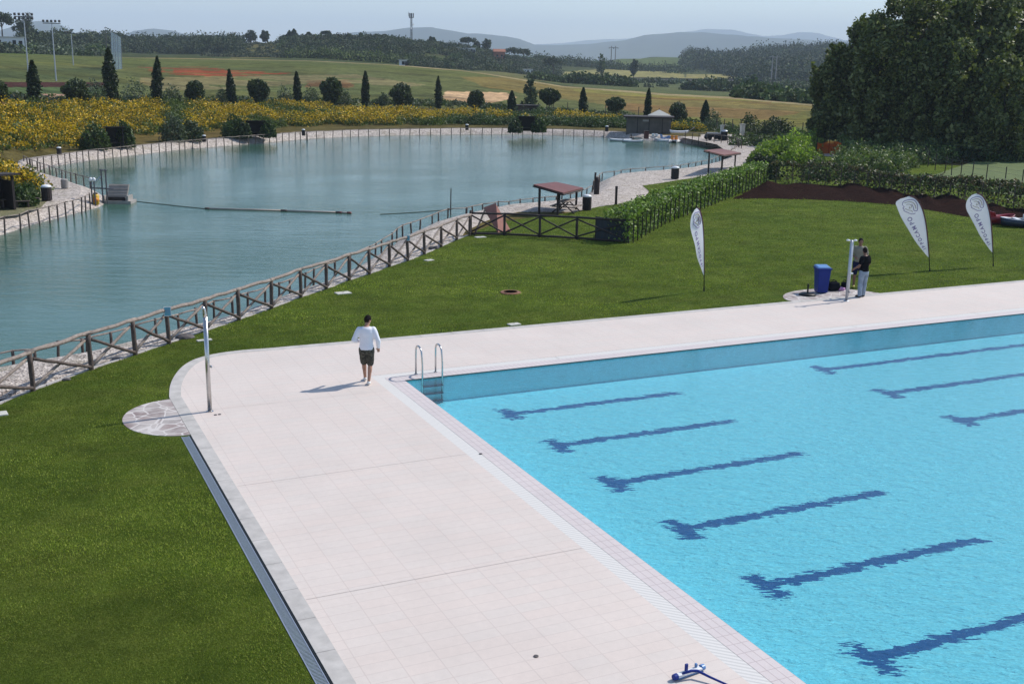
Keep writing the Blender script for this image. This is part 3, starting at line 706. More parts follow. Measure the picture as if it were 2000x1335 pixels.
# thin dark lip just above the water, walls and floor
DP = -.68
mb = MB(); mb.v = [(0, -34, 0), (0, 0, 0), (70, 0, 0), (70, 0, -.035), (0, 0, -.035), (0, -34, -.035)]
mb.f = [(0, 5, 4, 1), (1, 4, 3, 2)]; mb.mi = [0, 0]; tag(mb.build('pool_lip', M['grout']), kind='structure')
mb = MB(); mb.v = [(0, -34, -.035), (0, 0, -.035), (70, 0, -.035), (70, 0, DP), (0, 0, DP), (0, -34, DP)]
mb.f = [(0, 5, 4, 1), (1, 4, 3, 2)]; mb.mi = [0, 0]; tag(mb.build('pool_wall', M['pool_wall']), kind='structure')
mb = MB(); mb.sheet([(0, -34, DP), (70, -34, DP), (70, 0, DP), (0, 0, DP)]); tag(mb.build('pool_floor', M['pool_floor']), kind='structure')
mb = MB(); mb.sheet([(0, -34, -.03), (70, -34, -.03), (70, 0, -.03), (0, 0, -.03)]); tag(mb.build('pool_water', M['pool_water']), kind='structure')
# expansion joints
M['joint'] = plain('sandy_joint', (.44, .385, .35), .9, .2, 8)
mb = MB()
for y in (-.68, -5.65, -10.62, -15.6): mb.sheet([(-5.36, y-.004, .004), (-.68, y-.004, .004), (-.68, y+.004, .004), (-5.36, y+.004, .004)])
for x in (4.6, 9.8, 15.0, 20.2, 25.4): mb.sheet([(x-.006, .40, .004), (x+.006, .40, .004), (x+.006, .68, .004), (x-.006, .68, .004)])
tag(mb.build('expansion_joint', M['joint']), kind='structure')
# crazy paving pads
def pad(name, pts):
    mb = MB(); mb.prism([(p[0], p[1]) for p in pts], -.06, -.002)
    tag(mb.build(name, M['crazy']), kind='structure')
pad('stone_paving', [(-5.645, -2.27)]+[(-5.66+1.2*math.cos(a), -.88+1.39*math.sin(a)) for a in np.linspace(R(-95), R(-265), 26)]+[(-5.645, .52)])
pad('stone_paving', [(15.7, 4.365)]+[(17.55+1.95*math.cos(a), 4.37+1.5*math.sin(a)) for a in np.linspace(R(172), R(8), 24)]+[(19.6, 4.365)])
# drainage channel along the terrace
t = empty('drain_channel', (-5.76, -2.35, 0), 0, 'long narrow galvanised drain channel between the lawn and the pale pool deck', 'drain channel')
mb = MB()
L = 20.0
mb.box((0, -L/2, -.045), (.20, L, .05)); mb.build('channel', M['galv'], t)
mb = MB(); y = -.02
while y > -L: mb.box((-.005, y, -.013), (.135, .017, .014)); y -= .034
mb.box((-.08, -L/2, -.012), (.014, L, .018)); mb.box((.07, -L/2, -.012), (.014, L, .018)); mb.build('grating', M['galv'], t)
mb = MB(); mb.box((.098, -L/2, -.010), (.022, L, .012)); mb.build('joint_strip', M['black'], t)

# small covers let into lawn and deck
def slab(px, py, sx, sy, rz, mat, label, cat='cover', name='cover_slab', round_=False, h=.03):
    p = P(px, py); mb = MB()
    if round_: mb.lathe([(sx, -.03), (sx, h*.6), (sx*.93, h)], (0, 0, 0), 28); 
    else: mb.box((0, 0, h/2-.02), (sx, sy, h+.02))
    o = mb.build(name, M[mat]); o.location = p; o.rotation_euler = (0, 0, rz)
    if round_:
        mb = MB(); mb.lathe([(sx*.80, h+.001), (sx*.78, h+.008), (sx*.70, h+.008), (sx*.68, h+.001)], (0, 0, 0), 24)
        mb.build('raised_ring', M[mat], o)
    else:
        bevel(o, .012)
        mb = MB(); mb.box((0, 0, h+.004), (sx*.16, sy*.05, .006)); mb.build('lifting_slot', M['grout'], o)
    return tag(o, label, cat)
slab(670, 572, .52, .36, .1, 'slab', 'square pale slab cover in the lawn left of the iron manhole, near the rail fence')
slab(838, 508, .36, .26, .3, 'slab', 'small pale cover close to the rail fence, beside its light signboard post')
slab(1004, 633, .38, .25, .1, 'slab', 'pale cover on the lawn just above the deck edge, right of the man in white')
slab(399, 664, .42, .16, .1, 'slab', 'pale cover in the grass behind the shower pole at the round deck end')
slab(-2, 808, .35, .3, .1, 'slab', 'pale cover at the left edge of the photo below the rail fence')
slab(938, 463, .5, .3, .1, 'slab', 'flat pale slab lying at the corner of the dark crossed fence')
slab(997, 571, .36, 0, 0, 'rust', 'round rusty manhole cover in the middle of the lawn', 'manhole cover', 'manhole_cover', True)
for (x, y, l) in ((939, 886, 'tiny dark drain cap on the white grating strip by the pool edge'), (408, 797, 'tiny metal floor cap left of the shower pole foot'), (421, 810, 'left one of two small dark floor caps just below the shower pole foot'), (429, 809, 'right one of two small dark floor caps just below the shower pole foot'), (1047, 1281, 'small dark speck of a cap near the bottom of the tiled deck')):
    p = P(x, y); mb = MB(); mb.lathe([(.035, 0), (.035, .01), (.02, .015)], (0, 0, 0), 14)
    o = mb.build('floor_cap', M['stone' if x != 408 else 'galv']); o.location = (p.x, p.y, .001); tag(o, l, 'cap')

# grass blades over the lawn, thickest where it is nearest
def blades(n, seed):
    rng = np.random.default_rng(seed); px = rng.uniform(-60, 2060, n)
    az_ = azof(1000)+np.arctan((px-1000)/F/math.cos(PITCH)); D_ = 1/rng.uniform(1/90, 1/11.5, n)
    x = CAM[0]+np.sin(az_)*D_; y = CAM[1]+np.cos(az_)*D_
    poly = np.array([(p.x, p.y) for p in FBp]+[(p.x, p.y) for p in edge]+[(60, 50), (70, 4.5), (.95, 4.42), (-2.5, 4.48), (-3.9, 4.42), (-4.7, 3.9), (-5.32, 2.7), (-5.68, .8), (-5.7, .56), (-6.3, .33), (-6.76, -.2), (-6.9, -.88), (-6.76, -1.56), (-6.3, -2.1), (-5.88, -2.4), (-5.88, -34), (-22, -34), (-22, -10)])
    k = inside(poly, x, y)
    k &= ~((x > 15.4) & (x < 19.6) & (y < 6)); x, y, D_ = x[k], y[k], D_[k]; n = len(x)
    patch = .7*vnoise(x, y, .8, 2)+1.1*vnoise(x, y, 2.1, 6)+.6*vnoise(x, y, .31, 4)+.9*vnoise(x*.4, y, 5.5, 9); base = np.array([[.142, .192, .027]])*(1+.24*patch)[:, None]; yel = rng.uniform(size=n) < .3+.15*patch
    base[yel] *= np.array([1.65, 1.4, 1.6]); base *= rng.uniform(.7, 1.4, (n, 1))
    a = rng.uniform(0, 6.28, n); h = (.014+.0004*D_)*rng.uniform(.6, 1.3, n)*(1+.2*patch); wd = .00045*D_*rng.uniform(.6, 1.2, n); ln = rng.uniform(.4, 1.5, n)*h; b = rng.uniform(0, 6.28, n)
    dx = np.cos(a)*wd; dy = np.sin(a)*wd
    V = np.stack([np.c_[x-dx, y-dy, np.full(n, -.015)], np.c_[x+dx, y+dy, np.full(n, -.015)], np.c_[x+np.cos(b)*ln, y+np.sin(b)*ln, -.012+h]], 1).reshape(-1, 3)
    return V, np.repeat(np.c_[np.clip(base, .005, 1), np.ones(n)], 3, 0), 3
M['blade'] = foliage('grass_blades', .35, .8)
me = arr_mesh('grass', [blades(900000, 1)], M['blade'])
tag(link('grass', me), 'short green lawn grass around the pool deck', 'grass', kind='stuff')
# ------------------------------------------------------------------ rustic rail fence with crossed braces, along the lawn
def jit(a): return random.uniform(-a, a)
def log_mesh(name, p0, p1, r, mat, wob=.012, seg=5):
    p0 = Vector(p0); p1 = Vector(p1); pts = []; rr = []
    for i in range(seg+1):
        q = p0.lerp(p1, i/seg)
        if 0 < i < seg: q += Vector((jit(wob), jit(wob), jit(wob)))
        pts.append(q); rr.append(r*random.uniform(.92, 1.08))
    mb = MB(); mb.path(pts, rr, 9); return mb.mesh(name, mat, True)
fence = empty('rustic_rail_fence', FBp[1], 0, 'log fence with grey top rail and crossed braces between lawn and lake path', 'fence')
o0 = FBp[1]
tops = []
for i, p in enumerate(FBp[1:]):
    h = .90; q = p-o0; lean = Vector((jit(.03), jit(.03), 0)); tops.append(q+lean+Vector((0, 0, h)))
    link('post', log_mesh('post', q+Vector((0, 0, -.3)), q+lean+Vector((0, 0, h+.02)), .062, M['wood'], .004), fence)
for i in range(len(tops)-1):
    a, b = tops[i], tops[i+1]; up = Vector((0, 0, .045)); d = (b-a).normalized(); side = Vector((d.y, -d.x, 0))*.02
    link('top_rail', log_mesh('top_rail', a+up-d*.12, b+up+d*.12, .055, M['rail'], .02), fence)
    base = lambda t, z: Vector((t.x, t.y, z))
    link('brace', log_mesh('brace', base(a, .78)+side*2.5+d*.05, base(b, .08)+side*2.5-d*.06, .042, M['wood'], .012), fence)
    link('brace', log_mesh('brace', base(a, .06)-side*2.0+d*.08, base(b, .80)-side*2.0-d*.05, .040, M['rail'], .012), fence)
# signboards on two of its posts
def sign(i, w, h, label, lines):
    p = FBp[i]; t = empty('notice_board', (p.x, p.y, .93), -YAW+.25, label, 'sign')
    f = MB(); f.box((0, -.085, 0), (w, .012, h)); f.build('frame', M['white'], t)
    g = MB(); g.box((0, -.093, 0), (w-.035, .006, h-.035)); g.build('panel', M['sign_blue'], t)
    for z in lines: k = MB(); k.box((0, -.0975, z), (w*.55, .003, .008)); k.build('printed_line', M['ink'], t)
sign(5, .20, .27, 'light blue notice with white border on the log fence post behind the shower pole', [.04, .01, -.03])
sign(14, .13, .22, 'small pale notice on the log fence post farther along towards the dark crossed fence', [.03, -.02])

# dark crossed fence running right to the hedge
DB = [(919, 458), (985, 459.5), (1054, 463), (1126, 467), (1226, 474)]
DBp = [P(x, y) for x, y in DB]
fd = empty('crossed_fence', DBp[0], 0, 'dark brown crossed wooden fence standing in shade between the log fence and the hedge end', 'fence')  # shade on this side of the fence is put into the dark log colour
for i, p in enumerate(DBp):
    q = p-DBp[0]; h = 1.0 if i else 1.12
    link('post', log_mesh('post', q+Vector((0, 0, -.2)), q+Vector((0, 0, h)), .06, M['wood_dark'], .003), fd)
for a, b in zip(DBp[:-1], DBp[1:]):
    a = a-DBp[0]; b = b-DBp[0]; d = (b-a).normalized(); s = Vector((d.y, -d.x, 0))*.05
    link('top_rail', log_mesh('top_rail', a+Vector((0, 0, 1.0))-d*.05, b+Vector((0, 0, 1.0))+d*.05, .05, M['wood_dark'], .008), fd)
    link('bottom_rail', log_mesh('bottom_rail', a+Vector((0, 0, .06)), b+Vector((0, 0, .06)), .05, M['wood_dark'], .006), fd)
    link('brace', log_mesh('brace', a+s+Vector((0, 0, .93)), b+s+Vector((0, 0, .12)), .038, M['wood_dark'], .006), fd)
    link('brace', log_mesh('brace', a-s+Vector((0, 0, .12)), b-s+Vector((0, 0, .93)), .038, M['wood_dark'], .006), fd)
# cloth screen at the hedge end
p = P(1189, 469); t = empty('windbreak_screen', p, 0, 'dark grey mesh screen closing the gap between crossed fence and hedge end', 'screen')
pa, pb = P(1166, 467.5)-p, P(1226, 472)-p; nrm = Vector((.0, .12, 0)); mb = MB(); n = 24; 
for k in range(n+1):
    q = pa.lerp(pb, k/n)+nrm+Vector((0, .02*math.sin(k*1.3), 0)); mb.v += [(q.x, q.y, .02), (q.x, q.y, 1.02+.015*math.sin(k*.9)), (q.x+.01, q.y+.012, .02), (q.x+.01, q.y+.012, 1.02+.015*math.sin(k*.9))]
for k in range(n):
    b = k*4; mb.f += [(b, b+4, b+5, b+1), (b+2, b+3, b+7, b+6), (b+1, b+5, b+7, b+3)]; mb.mi += [0]*3
mb.build('cloth', M['grey_fab'], t)
for q in (pa, pb): m2 = MB(); m2.tube(q+nrm+Vector((0, .03, 0)), q+nrm+Vector((0, .03, 1.06)), .03); m2.build('post', M['wood_dark'], t)

# leaning red board by the fence corner
t = empty('leaning_board', P(985, 452), 0, 'faded red board leaning on dark struts behind the crossed fence corner', 'board')
base = P(985, 452); A_ = P(972, 455)-base; B_ = P(996, 450)-base
C_ = PD(968, 397, dist(P(985, 452))+.25)-base; D_ = PD(944, 406, dist(P(985, 452))+.25)-base
nn = (B_-A_).cross(D_-A_).normalized()*.04
mb = MB(); mb.v = [tuple(v) for v in (A_, B_, C_+Vector((.02, 0, -.10)), C_, D_)]+[tuple(v+nn) for v in (A_, B_, C_+Vector((.02, 0, -.10)), C_, D_)]
mb.f = [(0, 1, 2, 3, 4), (9, 8, 7, 6, 5)]+[(i, (i+1) % 5, 5+(i+1) % 5, 5+i) for i in range(5)]; mb.mi = [0]*7
mb.build('panel', M['board_red'], t)
mb = MB(); mb.path([(A_+B_)/2+Vector((jit(.0)+.33*math.cos(a), .33*math.sin(a), .05)) for a in np.linspace(0, 6.28, 18)], .03, 6); mb.build('foot_ring', M['board_red'], t)
sA = P(924, 460)-base; mb = MB(); mb.tube(sA+Vector((.1, .1, 0)), D_*.85+C_*.1, .045); mb.build('strut', M['wood_dark'], t)

# ------------------------------------------------------------------ low lake fences
POSTM = [log_mesh('post', (0, 0, -.35), (jit(.03), jit(.03), .62+jit(.03)), .042, M['wood'], .008) for _ in range(7)]
def low_fence(name, label, px, z, step, off=0.0, hz=.62, mat='rail', r=.028, scale=1.0, group='low log fences round the lake'):
    pts = [P(x, y, z) for x, y in px]; acc = []; 
    for a, b in zip(pts[:-1], pts[1:]):
        k = max(1, int(round((b-a).length/step)))
        acc += [a.lerp(b, j/k) for j in range(k)]
    acc.append(pts[-1]); t = empty(name, acc[0], 0, label, 'fence', group); o = acc[0]; tp = []
    for i, p in enumerate(acc):
        c = link('post', POSTM[i % 7] , t); c.location = p-o+Vector((jit(.07), jit(.07), jit(.03))); c.rotation_euler = (jit(.05), jit(.05), jit(3)); c.scale = (scale, scale, hz/.62)
        tp.append(c.location+Vector((0, 0, hz-.03)))
    i = 0
    while i < len(tp)-1:
        j = min(i+2, len(tp)-1); link('rail', (lambda m: m)(MBpath(tp[i:j+1], r, M[mat])), t); i = j
    return t, acc
def MBpath(pts, r, mat):
    mb = MB(); q = []
    for k, p in enumerate(pts):
        q.append(p)
        if k < len(pts)-1: q.append(p.lerp(pts[k+1], .5)+Vector((0, 0, jit(.02))))
    mb.path(q, r, 6); return mb.mesh('rail', mat, True)
low_fence('low_lake_fence', 'low log fence at the water side, lower left below the main rail fence', [(-60, 742), (24, 724), (70, 721), (114, 707), (166, 701)], ZW+.04, 1.15)
low_fence('low_lake_fence', 'low log fence at the water, running behind the crossed rail fence', [(166, 701), (215, 686), (262, 674), (305, 663), (347, 651), (386, 637), (420, 622), (455, 616), (484, 604), (515, 594), (543, 583), (568, 575), (592, 567), (615, 557), (653, 541), (688, 526), (720, 510), (746, 493), (766, 480), (785, 464), (818, 452), (843, 443), (873, 430), (909, 427)], ZW+.04, 1.45)
low_fence('low_lake_fence', 'low log fence between the water and the near red roofed shelter', [(909, 427), (940, 419), (971, 414), (996, 412.5), (1016, 410), (1042, 407), (1064, 405), (1084, 403), (1097, 400), (1113, 398.5), (1136, 391), (1146, 386), (1155, 380)], ZW+.05, 1.25)
low_fence('low_lake_fence', 'low log fence curving past the far red roofed shelter', [(1158, 371), (1166, 361), (1174, 353), (1200, 350), (1230, 345), (1262, 342.5), (1295, 341), (1329, 337), (1358, 331), (1383, 326), (1405, 317), (1424, 307), (1438, 297)], ZW+.06, 1.5)
low_fence('low_lake_fence', 'low log fence on the far right shore beyond the colourful boats', [(1447, 290), (1438, 284), (1420, 280.5), (1395, 277.5), (1365, 274.5), (1338, 272)], -.03, 1.2, hz=.8)
low_fence('low_lake_fence', 'low log fence along the middle of the far lake shore', [(1180, 267), (1100, 264), (1000, 262), (900, 262), (800, 263.5), (700, 265.5), (600, 270.5)], ZW+.15, 1.25, hz=.75)
low_fence('low_lake_fence', 'low log fence along the left part of the far lake shore', [(600, 270.5), (500, 279.5), (437, 284.5), (375, 289.5), (310, 296.5), (250, 303.5), (175, 312), (100, 324), (60, 331)], ZW+.15, 1.05, hz=.8)
low_fence('low_lake_fence', 'low log fence on the far side of the gravel spit', [(48, 325), (66, 334), (86, 343), (110, 351), (150, 363), (176, 371)], ZW+.2, 1.25, hz=.8)
low_fence('low_lake_fence', 'low log fence along the near side of the gravel spit', [(-60, 474), (12, 455), (38, 450), (60, 442), (80, 437), (98, 433), (116, 428), (130, 423), (144, 420), (157, 414), (168, 411), (176, 405)], ZW+.1, 1.7, hz=.8)

# ------------------------------------------------------------------ bins
def bin_(px, py, label, h=.75, body='wood_dark', top='white', bag=True, z=0.0, r=.26):
    if py < 305 and px < 1200: h *= .66; r *= .62
    p = P(px, py, z); t = empty('litter_bin', p, jit(3), label, 'bin', 'dark bins round the lake')
    mb = MB(); mb.lathe([(r*.86, 0), (r, h*.5), (r*.98, h*.93)], (0, 0, 0), 16); 
    for k in range(16): a = k*math.pi/8; mb.box((math.cos(a)*r*.97, math.sin(a)*r*.97, h*.47), (.03, .09, h*.9), rz=a)
    mb.build('barrel', M[body], t)
    mb = MB(); mb.lathe([(r*1.02, h*.91), (r*1.08, h*.97), (r*.8, h*1.06), (r*.3, h*1.1)], (0, 0, 0), 16); mb.build('liner', M[top], t, True)
    return t
bin_(1146, 410, 'dark slatted bin with a white liner beside the near red roofed shelter', .78, r=.24)
bin_(1318, 349, 'dark slatted bin on the gravel just left of the far red roofed shelter', .8, r=.27)
bin_(92, 391, 'dark barrel bin with pale top in the middle of the gravel spit', .78, r=.27)
bin_(127, 367, 'low grey stump-like bin by the fence on the gravel spit', .5, 'concrete', 'concrete', r=.2)
bin_(116, 302, 'small dark bin with white lid on the far left shore path', .85, r=.28)
bin_(399, 277, 'small dark bin with white lid in front of dark shrubs on the far shore', .9, r=.28)
bin_(593, 265, 'white topped bin on the far shore left of the middle', .95, r=.28)
bin_(912, 254, 'white topped bin in front of the low broom hedge on the far shore', .95, r=.3)
bin_(1185, 257, 'white topped bin just left of the grey shed across the lake', .95, r=.3)
bin_(1414, 274, 'dark bin beside the pale gate post at the right corner of the lake', 1.0, 'black', 'galv', r=.35)

# ------------------------------------------------------------------ roofed shelters
def shelter(label, posts, roof, ztop=(1.9, 1.9, 1.9, 1.9), bench=True, mat='roof_red'):
    ps = [P(x, y) for x, y in posts]; c = sum(ps, Vector())/len(ps); t = empty('roofed_shelter', c, 0, label, 'shelter')
    for p, rr_ in zip(ps, roof): link('post', log_mesh('post', p-c+Vector((0, 0, -.1)), p-c+Vector((0, 0, rr_.z-.06)), .065, M['wood_dark'], .004), t)
    rp = [r_-c for r_ in roof]; up = Vector((0, 0, .07)); mb = MB()
    mb.v = [tuple(v) for v in rp]+[tuple(v+up) for v in rp]; mb.f = [(3, 2, 1, 0), (4, 5, 6, 7)]+[(i, (i+1) % 4, 4+(i+1) % 4, 4+i) for i in range(4)]; mb.mi = [0]*6
    mb.build('roof', M[mat], t)
    mb = MB()
    for i in range(4): mb.tube(rp[i]-up*.5, rp[(i+1) % 4]-up*.5, .045)
    mb.build('roof_frame', M['wood_dark'], t); return t, ps, c
# near one
D1 = dist(P(1089, 419))
def roofq(pxs, Ds): return [PD(x, y, D) for (x, y), D in zip(pxs, Ds)]
q = [P(1053, 418), P(1089, 419.5), P(1125, 407.5), P(1090, 405)]
Ds = [dist(v) for v in q]
t, ps, c = shelter('near open shelter with a red brown sheet roof by the lake path', [(1053, 418), (1089, 419.5), (1125, 407.5), (1092, 406)],
   roofq([(1042, 362.5), (1100, 379), (1139, 369), (1086, 357.5)], [Ds[0]-.3, Ds[1]-.5, Ds[2]+.4, Ds[3]+.9]), ztop=(1.72,))
mid = sum(q, Vector())/4
def picnic(loc, rz, label, s=1.0, pale=True):
    t = empty('picnic_table', loc, rz, label, 'table')
    for y in (-.28, 0, .28): mb = MB(); mb.box((0, y*.9, .72), (1.6, .22, .045)); mb.build('tabletop_plank', M['rail' if pale else 'wood_dark'], t)
    for y in (-.72, .72):
        mb = MB(); mb.box((0, y, .43), (1.6, .24, .045)); mb.build('bench', M['rail' if pale else 'wood_dark'], t)
    for x in (-.6, .6):
        mb = MB(); mb.tube((x, -.75, 0), (x, .12, .70), .04); mb.tube((x, .75, 0), (x, -.12, .70), .04); mb.tube((x+.05, -.78, .38), (x+.05, .78, .38), .035); mb.build('leg_frame', M['wood_dark'], t)
    t.scale = (s, s, s); return t
picnic(P(1106, 414), .75, 'pale picnic table with benches under the near red roofed shelter', .85)
q2 = [P(1383, 342), P(1409, 336), P(1435, 326), P(1408, 329)]; Ds = [dist(v) for v in q2]
shelter('far open shelter with a red brown sheet roof at the lake corner', [(1383, 342), (1409, 336), (1435, 326), (1410, 329)],
   roofq([(1375, 295), (1414, 304.5), (1447, 300), (1408, 292)], [Ds[0]-.5, Ds[1]-.8, Ds[2]+.4, Ds[3]+1.2]), ztop=(1.65,))
# free-standing posts and the tall post group by the fence end
p = P(1203, 399); t = empty('wooden_bollard', p, 0, 'single dark wooden post at the edge of gravel and lawn', 'post')
link('post', log_mesh('post', (0, 0, -.1), (0, 0, 1.0), .075, M['wood_dark'], .004), t)
mb = MB(); mb.lathe([(.085, .98), (.085, 1.02), (.02, 1.05)], n=12); mb.build('cap', M['wood_dark'], t)
p = P(1165, 378); t = empty('mooring_post', p, 0, 'thick dark post with a forked top where two low fences meet', 'post')
mb = MB(); mb.path([(0, 0, -.1), (.0, 0, .4), (.04, 0, .8), (-.03, 0, 1.0)], [.17, .18, .16, .12], 12); mb.build('stump', M['wood_dark'], t, True)
mb = MB(); mb.path([(-.12, 0, .7), (-.13, 0, 1.15), (-.10, 0, 1.3)], [.06, .06, .07], 8); mb.build('upright', M['wood_dark'], t, True)
mb = MB(); mb.path([(.08, 0, .65), (.22, 0, .82), (.14, 0, 1.0)], [.07, .05, .05], 8); mb.build('branch', M['wood'], t, True)
p = P(880, 420, ZW); t = empty('mooring_pole', p, 0, 'tall thin dark pole rising from the water at the lake edge', 'pole'); mb = MB(); mb.tube((0, 0, -.3), (.02, 0, 1.5), .035, .03); mb.build('pole', M['wood_dark'], t)
mb = MB(); mb.lathe([(.045, .28), (.045, .34)], n=10); mb.build('rope_ring', M['rope'], t)

# floating booms and their ropes
def boom(label, a, b, tipmat=None):
    A1, B1 = P(*a, ZW), P(*b, ZW); t = empty('floating_boom', A1, 0, label, 'boom', 'floating pipes in the middle of the lake'); d = B1-A1
    mb = MB(); mb.tube((0, 0, .03), d+Vector((0, 0, .03)), .06, n=12); mb.build('pipe', M['pipe'], t, True)
    for s in (0, 1):
        q = d*s; mb = MB(); mb.tube(q-d.normalized()*.12+Vector((0, 0, .03)), q+d.normalized()*.12+Vector((0, 0, .03)), .075, n=12); mb.build('collar', M[tipmat or 'wood'], t, True)
boom('left and longer of the pale floating pipes in the lake', (405, 408.5), (553, 412.5)); boom('right pale floating pipe next in line towards the crossed fence', (557, 412.8), (660, 416)); boom('short dark red floating pipe at the right end of the line', (664, 416.2), (682, 417), 'roof_red')
def rope(label, pts):
    mb = MB(); q = [P(x, y, ZW+.012) for x, y in pts]; o = q[0]; mb.path([v-o for v in q], .022, 6); r_ = mb.build('mooring_rope', M['rope']); r_.location = o; tag(r_, label, 'rope')
rope('dark rope lying on the water from the aerator float to the pipes', [(256, 392), (300, 397), (345, 402), (385, 406), (405, 408)])
rope('dark rope on the water between the pipes and the thin pole', [(742, 418.5), (780, 416.5), (820, 414), (878, 409)])

# aerator float, gantry and yellow buoy at the tip of the spit
p = P(232, 396, ZW); t = empty('aerator_float', p, -.42, 'grey boxy float with a sloping panel moored at the tip of the gravel spit', 'float')
mb = MB(); mb.box((0, 0, .06), (1.75, 1.1, .22)); mb.build('deck', M['concrete'], t)
mb = MB(); mb.v = [(-.62, -.28, .18), (.55, -.28, .18), (.55, .38, 1.05), (-.62, .38, 1.05), (-.62, -.20, .16), (.55, -.20, .16), (.55, .46, 1.03), (-.62, .46, 1.03)]
mb.f = [(0, 1, 2, 3), (7, 6, 5, 4), (0, 4, 5, 1), (2, 6, 7, 3), (1, 5, 6, 2), (0, 3, 7, 4)]; mb.mi = [0]*6; mb.build('sloping_panel', M['pipe'], t)
for k in range(5):
    mb = MB(); z = .28+k*.17; mb.box((-.03, -.30+(z-.18)*.76, z), (1.14, .03, .03)); mb.build('slat', M['concrete'], t)
mb = MB(); mb.box((-.03, -.36, .26), (1.05, .06, .26)); mb.build('front_box', M['wood_dark'], t)
for s in (-.72, .66): mb = MB(); mb.box((s, 0, .3), (.1, .9, .32)); mb.build('side_pontoon', M['concrete'], t)
p = P(206, 398, ZW); t = empty('mooring_gantry', p, 0, 'dark metal gantry with a crossbar at the tip of the gravel spit', 'gantry')
for k, dx in enumerate((-.12, .12)): mb = MB(); mb.tube((dx, 0, -.4), (dx, 0, 2.0), .045); mb.build('upright', M['mast'], t)
mb = MB(); mb.tube((-.22, 0, 1.98), (.22, 0, 1.93), .04); mb.build('crossbar', M['mast'], t)
mb = MB(); mb.tube((-.12, 0, 1.6), (-.75, 0, 1.1), .03); mb.build('arm', M['galv'], t)
mb = MB(); mb.tube((-.75, 0, .95), (.5, 0, .85), .04); mb.build('rail', M['mast'], t)
for k, x in enumerate((180, 186)):
    p = P(x, 388, -.1); t = empty('post_lamp', p, 0, ('left' if k == 0 else 'right')+' one of the two dark posts with white tops at the tip of the spit', 'post')
    mb = MB(); mb.tube((0, 0, -.4), (0, 0, .98), .04); mb.build('post', M['mast'], t); mb = MB(); mb.lathe([(.05, .98), (.10, 1.03), (.09, 1.15), (.03, 1.2)], n=14); mb.build('lamp', M['white'], t, True)
p = P(188, 404, ZW); t = empty('yellow_buoy', p, 0, 'yellow and orange drum buoy hanging at the end of the spit fence', 'buoy')
mb = MB(); mb.lathe([(.12, .1), (.19, .2), (.2, .65), (.12, .74)], n=16); mb.build('drum', M['yellow'], t, True); mb = MB(); mb.lathe([(.205, .3), (.215, .42), (.205, .55)], (-.02, 0, 0), 16); mb.build('band', M['orange'], t, True)
mb = MB(); mb.lathe([(.13, .74), (.13, .8), (.05, .82)], n=12); mb.build('cap', M['wood_dark'], t)

# ------------------------------------------------------------------ huts and the shed across the lake
def hut(px, py, w, h, d, label, z=-.02, rz=None, roofm='wood_dark', open_=True):
    p = P(px, py, z) if py else None; a = math.atan2(p.y-CAM[1], p.x-CAM[0])-math.pi/2
    t = empty('fishing_hut', p, a if rz is None else rz, label, 'hut', 'dark open huts facing the lake')
    for sx in (-1, 1):
        for sy in (0, 1): mb = MB(); mb.box((sx*(w/2-.06), sy*(d-.12)+.06, h/2), (.12, .12, h)); mb.build('post', M['wood_dark'], t)
    mb = MB(); mb.box((0, d-.0, h/2), (w-.1, .05, h-.05)); mb.build('back_wall', M['wood_dark'], t)
    for sx in (-1, 1): mb = MB(); mb.box((sx*(w/2-.02), d/2, h*.42), (.04, d-.25, h*.84)); mb.build('side_wall', M['wood_dark'], t)
    mb = MB(); mb.box((0, d/2-.1, h+.05), (w+.4, d+.5, .09), rot=Matrix.Rotation(R(-3), 3, 'X')); mb.build('roof', M[roofm], t)
    mb = MB(); mb.box((0, d*.6, .45), (w*.8, .35, .06)); mb.box((-w*.3, d*.6, .21), (.08, .3, .42)); mb.box((w*.3, d*.6, .21), (.08, .3, .42)); mb.build('bench', M['wood'], t)
    return t
hut(226, 290, 1.45, 1.75, 1.3, 'small dark open hut between green shrubs on the left far shore')
hut(503, 268, 2.3, 1.55, 1.4, 'wide low dark hut beside a round shrub on the far shore')
hut(1028, 258, 1.9, 1.7, 1.6, 'dark open hut under trees in the middle of the far shore')
hut(2, 412, 1.6, 1.75, 1.5, 'dark hut cut by the left edge of the photo on the gravel spit', rz=.4)
def box_building(name, label, cat, loc, rz, w, d, h, wall, roof, feats=(), ov=.3, gable=0.0):
    t = empty(name, loc, rz, label, cat)
    mb = MB(); mb.box((0, d/2, h/2-.3), (w, d, h+.6)); wl = mb.build('wall', M[wall], t)
    mb = MB()
    if gable:
        x, y0, y1 = w/2+ov, -ov, d+ov; mb.v = [(-x, y0, h), (x, y0, h), (x, y1, h), (-x, y1, h), (-x, d/2, h+gable), (x, d/2, h+gable)]; mb.f = [(0, 1, 5, 4), (2, 3, 4, 5), (0, 4, 3), (1, 2, 5), (3, 2, 1, 0)]; mb.mi = [0]*5
    else: mb.box((0, d/2, h+.09), (w+2*ov, d+2*ov, .16))
    mb.build('roof', M[roof], t)
    for kind, x, z, fw, fh in feats:
        mb = MB(); mb.box((x, -.02, z), (fw, .06, fh)); f = mb.build(kind, M['black'], t)
        if kind == 'window': mb = MB(); mb.box((x, -.06, z-fh/2-.05), (fw+.2, .1, .08)); mb.build('sill', M['white'], f)
    return t
p = P(1266, 262, -.1); a = math.atan2(p.y-CAM[1], p.x-CAM[0])-math.pi/2
t = box_building('boat_shed', 'low grey boat shed with a flat dark roof behind the colourful boats', 'shed', p, a, 5.2, 3.0, 1.85, 'grey_wall', 'wood_dark', ov=.35)
for x in (-1.3, .05, 1.6): mb = MB(); mb.box((x, -.03, .9), (.07, .05, 1.75)); mb.build('wall_batten', M['wood_dark'], t)
